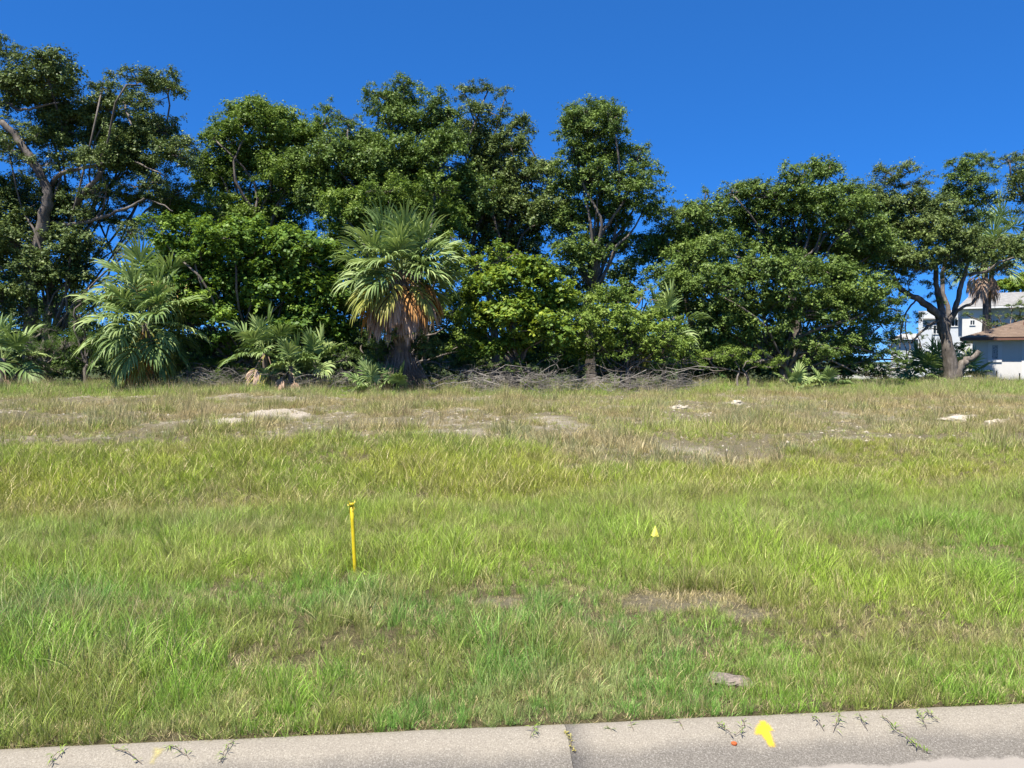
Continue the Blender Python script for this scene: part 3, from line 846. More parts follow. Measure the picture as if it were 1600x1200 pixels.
 ('shrub', 'scrub with tan leaves under the three small fan palms', 'shrub', 480, 29.6,
  [(400, 578, 26, 14, .8), (450, 575, 26, 16, .8), (505, 578, 26, 14, .8), (540, 560, 20, 16, .8)],
  'oak_grey', 39, dict(trunk_r=.03, tone=.4, forks=3, clump=(.18, .36))),
 ('vine_mound', 'dark vines wrapped round the foot of the big central palm', 'vines', 630, 28.7,
  [(600, 550, 24, 28), (660, 548, 26, 30), (688, 568, 18, 24), (628, 522, 36, 16), (690, 592, 14, 10), (588, 588, 12, 10)],
  'understorey', 36, dict(trunk_r=.04, tone=.6, forks=2, clump=(.2, .4))),
 ('oak_tree', 'bushy tree top showing low above the white tiled roof', 'tree', 1570, 95,
  [(1550, 448, 16, 9), (1575, 446, 20, 10), (1600, 444, 22, 14), (1630, 446, 22, 14)],
  'vine_yellow', 32, dict(trunk_r=.3, tone=.5, leaf=.22, clump=(.6, 1.0), per=150)),
 ('oak_tree', 'leafy branch ends hanging in front of the white two-storey house', 'tree', 1600, 56,
  [(1512, 492, 10, 7, .6), (1535, 500, 16, 8, .7), (1560, 492, 16, 8, .7), (1585, 498, 16, 10, .8), (1580, 482, 12, 8, .6), (1555, 508, 16, 7, .7), (1600, 478, 14, 14, .6), (1620, 495, 20, 14)],
  'oak_grey', 33, dict(trunk_r=.16, tone=.4, clump=(.25, .5))),
 ('oak_tree', 'small green tree behind the forked trunk left of the brown-roofed house', 'tree', 1505, 50,
  [(1500, 545, 12, 14, .8), (1524, 570, 12, 16, .8), (1512, 555, 10, 16, .8), (1496, 565, 10, 12, .7), (1505, 575, 14, 10)],
  'vine', 34, dict(trunk_r=.08, tone=.45, clump=(.2, .4))),
 ('oak_tree', 'grey-limbed tree low behind the gap left of the forked oak', 'tree', 1425, 47,
  [(1408, 520, 14, 16, .5), (1425, 560, 16, 12, .6), (1440, 540, 14, 10, .5), (1415, 500, 14, 12, .5), (1432, 520, 12, 12, .4), (1402, 575, 20, 14, .8), (1445, 575, 20, 12, .7), (1390, 545, 12, 20, .6), (1350, 585, 26, 8, .8), (1310, 585, 22, 8, .8), (1380, 588, 22, 8), (1430, 590, 24, 8), (1465, 588, 16, 8)],
  'oak', 35, dict(trunk_r=.12, tone=.5, clump=(.2, .45))),
]
for (nm, lab, cat, bpx, d, lobes, mat, seed, kw) in TREES:
    make_tree(nm, lab, cat, bpx, d, lobes, mat, seed, **kw)

# the dim second row behind, one tree at a time
rsb = np.random.RandomState(4)
BACK = [(-30, 39), (45, 41), (130, 40.5), (215, 40.5), (300, 41), (385, 42), (470, 41), (560, 42), (650, 42), (730, 42), (830, 42), (905, 41), (975, 42), (1085, 42), (1160, 42), (1240, 42), (1320, 42)]
NEARBY = ['at the far left edge', 'under the spreading far-left oak', 'between the far-left oak and the left palm', 'behind the left palm', 'right of and behind the left palm', 'behind the left part of the vine-draped tree',
          'behind the right part of the vine-draped tree', 'behind and left of the big central palm', 'directly behind the big central palm', 'behind and right of the big central palm',
          'behind the yellow-green vine thicket', 'under the left side of the conical oak', 'under the right side of the conical oak', 'under the small twiggy oak',
          'behind the left end of the dense low-branched oak', 'behind the middle of the dense low-branched oak', 'behind the right end of the dense low-branched oak']
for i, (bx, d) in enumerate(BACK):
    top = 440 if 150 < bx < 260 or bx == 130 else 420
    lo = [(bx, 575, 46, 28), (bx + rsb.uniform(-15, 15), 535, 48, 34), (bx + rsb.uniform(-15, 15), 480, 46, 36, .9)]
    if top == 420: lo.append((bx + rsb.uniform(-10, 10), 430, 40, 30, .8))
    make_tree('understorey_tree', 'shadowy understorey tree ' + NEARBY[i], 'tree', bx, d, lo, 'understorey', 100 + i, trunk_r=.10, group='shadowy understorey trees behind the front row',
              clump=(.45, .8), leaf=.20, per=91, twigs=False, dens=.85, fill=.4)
print('leaves', NLEAF[0], 'leaf triangles', LEAFTRI[0])

FW = []
rw = np.random.RandomState(6)
for px in range(-260, 1300, 26):
    d = rw.uniform(58, 74); t_ = 540 - 14 * rw.rand()
    for py in (t_ + 10, t_ + 34): 
        c = P(px + rw.uniform(-8, 8), py, d); FW.append((tuple(c), 1.6, 1.4, 1.1, 1.0))
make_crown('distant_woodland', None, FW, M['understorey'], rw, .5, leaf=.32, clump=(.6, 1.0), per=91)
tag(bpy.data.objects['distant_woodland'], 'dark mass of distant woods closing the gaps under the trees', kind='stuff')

# ------------------------------------------------------------------ palms
def frond(rs, o, az, el, lp, lb, droop, nseg=34, spread=2.15, pet_r=.016):
    """one fan leaf: stalk, then pleated segments that part and hang at the tips. returns V, F(quads), tone"""
    V = []; F = []; T = []
    D = np.array([cos(el) * cos(az), cos(el) * sin(az), sin(el)])
    g = np.array([0, 0, -1.0])
    pts = [np.array(o, float)]; dcur = D.copy(); ns = 5
    for i in range(ns):
        dcur = dcur + g * droop * .16 * (i + 1) / ns; dcur /= np.linalg.norm(dcur)
        pts.append(pts[-1] + dcur * lp / ns)
    S = np.cross(dcur, [0, 0, 1.0])
    if np.linalg.norm(S) < .1: S = np.array([-sin(az), cos(az), 0])
    S /= np.linalg.norm(S)
    roll = rs.uniform(-.5, .5)
    Nn = np.cross(S, dcur)
    S = S * cos(roll) + Nn * sin(roll); Nn = np.cross(S, dcur)
    # stalk as a thin strip on edge and flat (a cross, so it shows from every side)
    for w in (S, Nn):
        n0 = len(V)
        for i, p in enumerate(pts):
            r = pet_r * (1.5 - .7 * i / ns)
            V += [p - w * r, p + w * r]; T += [.75, .75]
        for i in range(ns): F.append((n0 + 2 * i, n0 + 2 * i + 1, n0 + 2 * i + 3, n0 + 2 * i + 2))
    tip = pts[-1]
    tone = rs.uniform(.25, .7)
    rib = [tip]; dr = dcur.copy()
    for i in range(4):
        dr = dr + g * droop * .22 + Nn * -.05; dr /= np.linalg.norm(dr)
        rib.append(rib[-1] + dr * lb * .11)
    for k in range(nseg):
        u = (k + .5) / nseg * 2 - 1
        ph = u * spread
        st = rib[min(4, int(4.99 * max(0, 1 - abs(u) * 1.35)))]
        dv = dcur * cos(ph) + S * sin(ph) + Nn * (.22 * abs(sin(ph)) + .06 * (k % 2))
        dv /= np.linalg.norm(dv)
        L = lb * (1 - .38 * abs(u) ** 2) * rs.uniform(.86, 1.08)
        wv = np.cross(Nn, dv); wv /= np.linalg.norm(wv) + 1e-9
        wv = wv + Nn * (.55 if k % 2 else -.55); wv /= np.linalg.norm(wv)
        n0 = len(V); hang = droop * rs.uniform(.75, 1.4)
        tt = np.clip(tone + rs.normal(0, .14), 0, 1)
        p = st.copy(); dd = dv.copy(); last = 0
        for (t, w, gb) in ((0, .014, 0), (.3, .042, .10), (.58, .036, .42), (.8, .022, .85), (1.0, .002, 1.2)):
            dd = dd + g * hang * gb * .62; dd /= np.linalg.norm(dd)
            p = p + dd * L * (t - last); last = t
            V += [p - wv * w, p + wv * w]; T += [tt, min(1, tt + .06)]
        for i in range(4): F.append((n0 + 2 * i, n0 + 2 * i + 1, n0 + 2 * i + 3, n0 + 2 * i + 2))
    return V, F, T

def make_palm(name, label, base_px, d, crown_py, trunk_r, nf, lp, lb, seed, dead=0, yellow=0, orange=0, group=None, flower=0, el0=1.45, el1=-.55, trunk=True, cat='palm', boots=False, base=None, front=.0, lean=0, soft=1.0):
    rs = np.random.RandomState(seed)
    g = GX(base_px, d) if base is None else base
    root = empty(name, g)
    tag(root, label, cat, group)
    top = P(base_px + lean, crown_py, d) - g if crown_py else Vector((0, 0, .12))
    if trunk:
        mb = MB()
        pts = wander(rs, (0, 0, -.15), tuple(top), 8, .04)
        mb.tube(pts, [trunk_r * (1.25 if i == 0 else 1.0 + .06 * rs.normal()) for i in range(9)], 12)
        mb.build('trunk', M['palm_bark'], root, smooth=True)
    if boots:
        hgt = top.z
        for i in range(54):
            z = hgt * (.28 + .72 * i / 54); a = i * 2.4 + rs.uniform(-.2, .2)
            t_ = z / hgt; cx, cy = top.x * t_, top.y * t_
            b = MB(); dv = Vector((cos(a), sin(a), 0)); sv = Vector((-sin(a), cos(a), 0)); c0 = Vector((cx, cy, z)) + dv * trunk_r * .85
            e = c0 + dv * .16 + Vector((0, 0, .26))
            b.face(c0 - sv * .09, c0 + sv * .09, e + sv * .035, e - sv * .035)
            b.face(c0 - sv * .09 - Vector((0, 0, .07)), c0 - sv * .09, e - sv * .035, e - sv * .035 + dv * .04)
            b.face(c0 + sv * .09, c0 + sv * .09 - Vector((0, 0, .07)), e + sv * .035 + dv * .04, e + sv * .035)
            b.face(c0 + sv * .09 - Vector((0, 0, .07)), c0 - sv * .09 - Vector((0, 0, .07)), e - sv * .035 + dv * .04, e + sv * .035 + dv * .04)
            b.build('leaf_base', M['boot'], root)
    tot = nf + yellow + orange + dead
    for i in range(tot):
        if i < nf: t = i / max(1, nf); m_ = 'frond'; el = el0 + (el1 - el0) * t ** .9; dr = (.28 + .55 * t) * soft
        elif i < nf + yellow: m_ = 'frond_yellow'; el = el1 - rs.uniform(.1, .5); dr = .95
        elif i < nf + yellow + orange: m_ = 'frond_orange'; el = el1 - rs.uniform(.25, .6); dr = 1.1
        else: m_ = 'frond_dead'; el = el1 - rs.uniform(.35, .95); dr = 1.5
        az = i * 2.39996 + rs.uniform(-.3, .3)
        if m_ != 'frond' and front: az = -pi / 2 + rs.uniform(-front, front)
        el += rs.uniform(-.12, .12)
        sc = rs.uniform(.85, 1.12)
        off = Vector((cos(az) * .1, sin(az) * .1, -.35 * max(0, i / tot - .3)))
        V, F, T = frond(rs, top + off, az, el, lp * sc * (1.12 if m_ == 'frond_dead' else 1), lb * sc * (1 if m_ != 'frond_dead' else .85), dr, spread=2.15 if m_ == 'frond' else (1.6 if m_ != 'frond_dead' else 1.0))
        me = np_mesh('frond', np.array(V), np.array(F), {'leaf_tone': np.array(T)})
        link('frond', me, M[m_], root)
    for i in range(flower):
        az = rs.uniform(-2.9, -.3); Vv = []; Ff = []; Tt = []
        c = np.array(top) + np.array([cos(az) * lp * 1.2, sin(az) * lp * 1.3 - .3, rs.uniform(-.5, .25) * lp])
        C = c + rs.normal(0, 1, (260, 3)) * np.array([.34, .28, .13])
        V = leaves_np(rs, C, rs.normal(size=(260, 3)), rs.uniform(.06, .14, 260), rs.uniform(.012, .03, 260))
        me = np_mesh('flower_spray', V, np.arange(len(V)).reshape(-1, 4), {'leaf_tone': np.repeat(rs.rand(260), 4)})
        link('flower_spray', me, M['flower'], root)
        sm = MB(); sm.tube(wander(rs, tuple(top), tuple(c), 4, .1), .012, 4); sm.build('flower_stalk', M['boot'], root)
    return root, top

big, top = make_palm('cabbage_palm', 'big central cabbage palm with a skirt of orange and brown dead fronds', 628, 28.6, 424, .30, 52, 1.08, 1.14, 201, dead=34, yellow=6, orange=6, front=1.5, boots=True, el0=1.42, el1=-.08)
# dead stalks and vine stems hanging round its trunk
rs = np.random.RandomState(9)
mb = MB()
for i in range(320):
    a = rs.uniform(0, 2 * pi); r = rs.uniform(.45, 1.4); z1 = rs.uniform(.5, 1.9) * (1.25 - r * .5); l = z1 - rs.uniform(-.05, .6)
    x0, y0 = cos(a) * r * .8, sin(a) * r * .8 
    mb.tube([(x0 * .7, y0 * .7, z1), (x0 + rs.uniform(-.1, .1), y0, z1 - l * .5), (x0 * 1.2 + rs.uniform(-.2, .2), y0 * 1.2, max(-.02, z1 - l))], [.012, .009, .004], 3, cap=False)
mb.build('dead_stems', M['boot'], big)['label'] = 'grey-brown dead stems around the palm trunk'
make_palm('cabbage_palm', 'left cabbage palm with tan flower sprays and layered silvery fronds', 228, 29.0, 505, .17, 42, 1.15, 1.05, 202, dead=5, yellow=10, orange=2, front=1.6, flower=0, soft=1.35, el0=1.3, el1=-.75)
make_palm('cabbage_palm', 'taller palm crown rising behind the left palm', 236, 30.4, 462, .15, 20, 1.05, 1.15, 203, flower=4, soft=1.3, el0=1.25, el1=.1)
make_palm('palmetto', 'cluster of pale green fan fronds at the far left edge', 4, 29.4, 560, .12, 14, .75, .85, 204, dead=2, front=1.5, group=None, el1=-.3)
make_palm('palmetto', 'left of the three small fan palms under the vine-draped tree', 415, 29.2, 548, .11, 15, .65, .80, 205, dead=3, yellow=1, front=1.5, el1=-.2)
make_palm('palmetto', 'middle, lowest of the three small fan palms under the vine-draped tree', 455, 28.6, 572, .09, 10, .45, .62, 206, yellow=0, dead=2, front=1.5, el1=.1)
make_palm('palmetto', 'right of the three small fan palms, beside the small dark shrub', 493, 29.2, 566, .09, 12, .5, .68, 207, yellow=0, front=1.5, el1=.0)
make_palm('palmetto', 'small fan palm sprouting at the foot of the big central palm', 583, 28.0, 0, .08, 9, .45, .55, 208, trunk=False, el1=.35)
make_palm('palmetto', 'seedling fan palm with one orange frond in front of the central palm trunk', 618, 27.6, 0, .06, 4, .4, .45, 209, orange=1, front=.6, trunk=False, el1=.5)
make_palm('palmetto', 'palm with bright drooping fronds poking out of the shrubs right of centre', 1036, 31.0, 512, .10, 12, .75, .85, 210, yellow=2, dead=1, front=1.6, el1=-.3)
make_palm('palmetto', 'stemless fan palm in the grass right of the low bright shrub', 1242, 31.0, 0, .06, 8, .35, .45, 211, trunk=False, el1=.5)
make_palm('palmetto', 'stemless fan palm with dried leaves below the dense low-branched oak', 1288, 31.5, 0, .06, 7, .35, .5, 212, trunk=False, dead=3, yellow=2, el1=.4)
make_palm('palmetto', 'dark spiky palmetto clump left of the forked oak trunk', 1452, 41.5, 0, .1, 22, 1.1, .9, 213, trunk=False, el1=.2)
make_palm('palmetto', 'green palmetto between the forked oak trunk and the house wall', 1508, 43, 0, .1, 14, .9, .8, 214, trunk=False, el1=.2)
make_palm('cabbage_palm', 'tall thin palm with a dark trunk in front of the white tiled roof', 1537, 64, 402, .22, 26, 1.7, 1.6, 215, dead=14, yellow=0, el1=-.5)
make_palm('cabbage_palm', 'palm crown half hidden behind leaves above the tall thin palm', 1552, 67, 372, .18, 20, 1.7, 1.7, 216, el1=-.2)

# ------------------------------------------------------------------ dead branches
def brush(name, label, px0, px1, d, h, n, seed, slant=0.0, r=(.008, .025), fork=3):
    rs = np.random.RandomState(seed)
    c = GX((px0 + px1) / 2, d); root = empty(name, c); tag(root, label, 'dead branches')
    half = (px1 - px0) / 2 / FPX * d
    for part in range(5):
        mb = MB()
        for i in range(n // 5):
            x = rs.uniform(-half, half); y = rs.uniform(-.7, .7); z = rs.uniform(.05, h)
            a = rs.uniform(-.5, .5) + (pi if rs.rand() < .5 else 0); L = rs.uniform(.5, 1.6)
            e = (x + cos(a) * L, y + rs.uniform(-.5, .3), max(-.03, z + rs.uniform(-.6, .35) + slant * cos(a)))
            pts = wander(rs, (x, y, z), e, 6, .22)
            r0 = rs.uniform(*r)
            mb.tube(pts, list(np.linspace(r0, r0 * .35, 7)), 5, cap=False)
            for k in range(fork):
                p0 = pts[rs.randint(2, 6)]; q = p0 + rs.normal(0, .26, 3)
                q[2] = max(-.02, q[2])
                mb.tube(wander(rs, p0, q, 3, .25), [r0 * .5, r0 * .4, r0 * .25, r0 * .12], 3, cap=False)
        mb.build('branch_tangle', M['dead_wood'], root)
    return root
brush('brush_pile', 'grey tangle of dead branches at the grass edge right of the big palm', 705, 850, 28.3, .78, 120, 301, fork=6, r=(.006, .017))
brush('brush_pile', 'long tangle of dead branches beneath the olive green shrubs', 850, 1090, 28.5, .60, 150, 302, fork=6, r=(.006, .015))
brush('brush_pile', 'fine grey twigs beneath the shrub left of the three small palms', 275, 405, 29.0, .7, 110, 303, r=(.005, .012), fork=5)
brush('brush_pile', 'tan dead leaves and sticks below the three small palms', 400, 560, 28.7, .7, 110, 304, r=(.006, .014), fork=4)
rs = np.random.RandomState(77)
fbr = empty('fallen_branches', GX(930, 28.0)); tag(fbr, 'pale bare fallen boughs lying in front of the dead branch tangles', 'dead branches')
for pl, r0 in (([(1100, 578), (1078, 576), (1055, 583), (1035, 590), (1010, 596)], .020), ([(1010, 578), (985, 590), (960, 600)], .018), ([(748, 592), (775, 600), (800, 612)], .022),
               ([(1120, 575), (1090, 572), (1060, 578), (1040, 574)], .018), ([(765, 585), (790, 570), (830, 575)], .013)):
    pts = [P(px, py, 28.0) for px, py in pl]
    mb = MB(); mb.tube([tuple(p - fbr.location) for p in pts], [r0 * (1 - .15 * i) for i in range(len(pts))], 6)
    mb.build('bough', M['dead_wood'], fbr, smooth=True)

# ------------------------------------------------------------------ houses
def house_right():
    d = 50.0
    c = P(1519, 591, d); x0 = c.x; z0 = c.z - .25; TH = radians(33)
    def lx(px):
        k = (px - 800) / FPX
        return (k * d - x0) / (cos(TH) + k * sin(TH))
    root = empty('house', (x0, d, z0)); tag(root, 'white single-storey house with brown shingle roof at the right edge', 'house')
    root.rotation_euler = (0, 0, -TH)
    W, D, H = 11.0, 9.0, P(1519, 532, d).z - z0
    b = MB(); t = .25
    wx0, wx1 = lx(1547.5), lx(1560.5)
    wz0, wz1 = P(0, 562.5, d).z - z0, P(0, 538, d).z - z0
    b.box(0, wx0, 0, t, 0, H); b.box(wx1, W, 0, t, 0, H); b.box(wx0, wx1, 0, t, 0, wz0); b.box(wx0, wx1, 0, t, wz1, H)
    b.box(0, t, t, D, 0, H); b.box(W - t, W, t, D, 0, H); b.box(t, W - t, D - t, D, 0, H)
    b.build('wall', M['stucco'], root)
    w = MB(); f = .07
    w.box(wx0, wx0 + f, -.03, .10, wz0, wz1); w.box(wx1 - f, wx1, -.03, .10, wz0, wz1)
    w.box(wx0 + f, wx1 - f, -.03, .10, wz0, wz0 + f); w.box(wx0 + f, wx1 - f, -.03, .10, wz1 - f, wz1)
    wo = w.build('window', M['trim'], root)
    p = MB(); p.box(wx0 + f, wx1 - f, .03, .05, wz0 + f, wz1 - f); p.build('pane', M['glass_pattern'], wo)
    s = MB()
    s.box(wx0 - .16, wx1 + .16, -.07, -.002, wz0 - .14, wz0 - .0); s.build('sill', M['trim'], wo)
    s = MB(); s.box(wx0 - .16, wx0 - .003, -.05, -.002, wz0, wz1 + .12); s.box(wx1 + .003, wx1 + .16, -.05, -.002, wz0, wz1 + .12); s.box(wx0 - .003, wx1 + .003, -.05, -.002, wz1, wz1 + .12)
    s.build('window_surround', M['trim'], root)
    tr = MB(); tx = lx(1596); tr.box(tx, tx + .14, -.04, -.002, 0, H - .01); tr.box(-.02, .12, -.025, -.002, 0, H - .01); tr.build('corner_trim', M['trim'], root)
    ov = .68; pz = .34
    so = MB(); so.box(-ov, W + ov, -ov, D + ov, H, H + .10); so.build('soffit', M['soffit'], root)
    fa = MB()
    fa.box(-ov - .03, W + ov + .03, -ov - .03, -ov, H - .02, H + .17); fa.box(-ov - .03, W + ov + .03, D + ov, D + ov + .03, H - .02, H + .17)
    fa.box(-ov - .03, -ov, -ov, D + ov, H - .02, H + .17); fa.box(W + ov, W + ov + .03, -ov, D + ov, H - .02, H + .17)
    fa.build('fascia', M['fascia'], root)
    ro = MB(); x_0, x_1, y_0, y_1 = -ov - .06, W + ov + .06, -ov - .06, D + ov + .06
    hz = (y_1 - y_0) / 2; zb = H + .175; NC = 44
    # shingle courses stepping up the hipped roof
    for k in range(NC):
        a = hz * k / NC; a2 = hz * (k + 1) / NC
        za = zb + a * pz + .02; zb2 = zb + a2 * pz
        A = [(x_0 + a, y_0 + a), (x_1 - a, y_0 + a), (x_1 - a, y_1 - a), (x_0 + a, y_1 - a)]
        B = [(x_0 + a2, y_0 + a2), (x_1 - a2, y_0 + a2), (x_1 - a2, y_1 - a2), (x_0 + a2, y_1 - a2)]
        for i in range(4):
            j = (i + 1) % 4
            ro.face((*A[i], za), (*A[j], za), (*B[j], zb2), (*B[i], zb2))
            ro.face((*A[i], za - .02), (*A[j], za - .02), (*A[j], za), (*A[i], za))
    rr = ro.build('roof', M['shingle'], root)
    v = MB(); vx = lx(1604); vy = 1.9; vz = zb + (vy + ov) * pz
    v.tube([(vx - .9, vy - 1.0, vz - .42), (vx - .9, vy - 1.0, vz - .18)], .05, 8); v.build('vent_pipe', M['post'], rr)
    v = MB(); v.box(vx - .2, vx + .2, vy - .2, vy + .2, vz - .1, vz + .14); v.build('roof_vent', M['fascia'], rr)
house_right()

def house_white():
    d = 80.0
    x0 = P(1443, 0, d).x; x1 = x0 + 19; TH = radians(30)
    def lx(px):
        k = (px - 800) / FPX
        return (k * d - x0) / (cos(TH) + k * sin(TH))
    zb = 0.0; ze = P(0, 486, d).z; zr = P(0, 457, d).z
    root = empty('house', (x0, d, zb)); tag(root, 'white two-storey house with pale tiled roof behind the forked oak', 'house')
    root.rotation_euler = (0, 0, -TH)
    H = ze - zb; D = 9
    wins = [(1456, 1468, 508, 523), (1484, 1497, 500, 512), (1513, 1522.5, 502, 511), (1548, 1560, 502, 514), (1460, 1472, 548, 565)]
    b = MB(); b.box(0, x1 - x0, 0, D, 0, H); b.build('wall', M['stucco_blue'], root)
    fb_ = MB(); fx = lx(1502); fb_.box(fx, fx + 2.4, -.9, -.003, 0, H - .01); fb_.build('bay_wall', M['stucco'], root)
    for (a, b_, t, u) in wins:
        yy = -.9 if 1502 < a < 1535 else 0
        X0, X1 = lx(a), lx(b_); Z0, Z1 = P(0, u, d).z, P(0, t, d).z
        w = MB(); f = .09
        w.box(X0, X0 + f, yy - .08, yy - .002, Z0, Z1); w.box(X1 - f, X1, yy - .08, yy - .002, Z0, Z1); w.box(X0 + f, X1 - f, yy - .08, yy - .002, Z0, Z0 + f); w.box(X0 + f, X1 - f, yy - .08, yy - .002, Z1 - f, Z1)
        w.box((X0 + X1) / 2 - .03, (X0 + X1) / 2 + .03, yy - .07, yy - .002, Z0 + f, Z1 - f)
        wo = w.build('window', M['trim'], root)
        p = MB(); p.box(X0 + f, (X0 + X1) / 2 - .03, yy - .04, yy - .002, Z0 + f, Z1 - f); p.box((X0 + X1) / 2 + .03, X1 - f, yy - .04, yy - .002, Z0 + f, Z1 - f); p.build('pane', M['glass'], wo)
    rx0 = lx(1502)
    ro = MB(); NC = 14; ov = .5; run = 4.6
    so = MB(); so.box(rx0 - .4, x1 - x0 + .5, -ov - .9, D + ov, H, H + .18); so.build('soffit', M['trim'], root)
    for side in (0, 1):
        for k in range(NC):
            a = k / NC; a2 = (k + 1) / NC
            ya, yb = -ov - .9 + a * (run + 1.4), -ov - .9 + a2 * (run + 1.4); rise = zr - ze - .18
            za, zc = H + .18 + a * rise + .09, H + .18 + a2 * rise
            xl, xl2 = rx0 - .4 + a * 1.3, rx0 - .4 + a2 * 1.3
            if side == 0:
                ro.face((xl, ya, za), (x1 - x0 + .5, ya, za), (x1 - x0 + .5, yb, zc), (xl2, yb, zc))
                ro.face((xl, ya, za - .10), (x1 - x0 + .5, ya, za - .10), (x1 - x0 + .5, ya, za), (xl, ya, za))
            else:
                m_ = lambda y: 2 * (-ov - .9 + run + 1.4) - y
                ro.face((xl, m_(ya), za), (x1 - x0 + .5, m_(ya), za), (x1 - x0 + .5, m_(yb), zc), (xl2, m_(yb), zc))
    ro.face((rx0 - .4, -ov - .9, H + .18), (rx0 - .4, 2 * (run + 1.4 - ov - .9) + ov + .9, H + .18), (rx0 + .9, run + 1.4 - ov - .9, zr))
    ro.build('roof', M['white_tile'], root)
    # lower wing on the left
    w = MB(); lz = P(0, 530, d).z; w.box(-2.6, -.003, 1, D, 0, lz); w.build('wing_wall', M['stucco_blue'], root)
    w = MB(); zz = P(0, 519, d).z
    w.face((-3.0, .4, lz), (.6, .4, lz), (.6, 4.5, zz), (-1.8, 4.5, zz)); w.face((-3.0, .4, lz), (-1.8, 4.5, zz), (-3.0, D, lz)); w.build('wing_roof', M['white_tile'], root)
    lw = MB(); lz = P(0, 508, d).z; lw.box(.4, rx0 - .45, -.4, D, H - .9, H - .75); lw.build('porch_roof', M['white_tile'], root)
house_white()
gw = MB(); a = P(1310, 0, 66); b_ = P(1440, 0, 66)
gw.box(a.x, b_.x, 66, 66.25, -.1, P(0, 571, 66).z); gw.box(a.x - .05, b_.x + .05, 65.95, 66.3, P(0, 571, 66).z + .002, P(0, 571, 66).z + .08)
tag(gw.build('garden_wall', M['stucco'], None), 'low white wall glimpsed behind the dense low-branched oak', 'wall')

# silt fence in front of the right-hand house
sf_root = empty('silt_fence', GX(1560, 44)); tag(sf_root, 'black silt fence with thin stakes below the brown-roofed house', 'fence')
g0 = sf_root.location
mb = MB(); pts = []
for i in range(41):
    px = 1475 + i * 6; d = 44.0 + .3 * sin(i * .35); q = GX(px, d) - g0
    zt = P(px, 593.5 + 1.2 * sin(i * 1.1), d).z - g0.z
    pts.append((q.x, q.y, q.z - .1, zt))
for p, q in zip(pts, pts[1:]):
    mb.face((p[0], p[1], p[2]), (q[0], q[1], q[2]), (q[0], q[1], q[3]), (p[0], p[1], p[3]))
    mb.face((q[0], q[1] + .01, q[2]), (p[0], p[1] + .01, p[2]), (p[0], p[1] + .01, p[3]), (q[0], q[1] + .01, q[3]))
mb.build('fabric', M['silt'], sf_root)
for px, top_ in ((1478, 590), (1542, 585), (1556, 579), (1592, 583), (1640, 585), (1690, 586)):
    q = GX(px, 43.9) - g0; zt = P(px, top_, 43.9).z - g0.z
    mb = MB(); mb.box(q.x - .025, q.x + .025, q.y - .09, q.y - .04, q.z - .15, zt); mb.build('stake', M['post'], sf_root)

# ------------------------------------------------------------------ stones and sand lumps
def lump(name, label, px, py, rx, ry, rz, seed, mat, cat, sink=.3, sub=4, amp=.28):
    rs = np.random.RandomState(seed); import bmesh
    bm = bmesh.new(); bmesh.ops.create_icosphere(bm, subdivisions=sub, radius=1)
    from mathutils import noise as mn
    for v in bm.verts:
        n = mn.fractal(v.co * 1.6 + Vector((seed, 0, 0)), 1, 2, 4)
        v.co *= 1 + amp * n
        v.co.x *= rx; v.co.y *= ry; v.co.z *= rz
    me = bpy.data.meshes.new(name); bm.to_mesh(me); bm.free()
    g = G(px, py)
    o = link(name, me, mat, None, (g.x, g.y, g.z - rz * sink), smooth=True); o.rotation_euler = (0, 0, rs.uniform(-.3, .3))
    tag(o, label, cat)
    return o
lump('sand_heap', 'long cream sand heap, left of the pair in the dry grass at far right', 1493, 657, .42, .22, .13, 3, M['rock'], 'sand heap', amp=.5)
lump('sand_heap', 'small cream sand heap in the dry grass nearest the right edge', 1557, 663, .22, .18, .12, 7, M['rock'], 'sand heap', amp=.5)
lump('rock', 'pale rock in the dry grass below the low bright shrub', 1151, 630, .17, .13, .09, 12, M['rock'], 'rock', amp=.5)
lump('rock', 'pale flat rock in the dry grass below the dead branches', 1062, 637, .20, .13, .06, 14, M['rock'], 'rock', amp=.5)
lump('stone_slab', 'weathered flat grey-brown slab in the grass above the curb on the right', 1138, 1066, .115, .075, .010, 21, M['slab'], 'stone slab', sink=-.9, amp=.45)

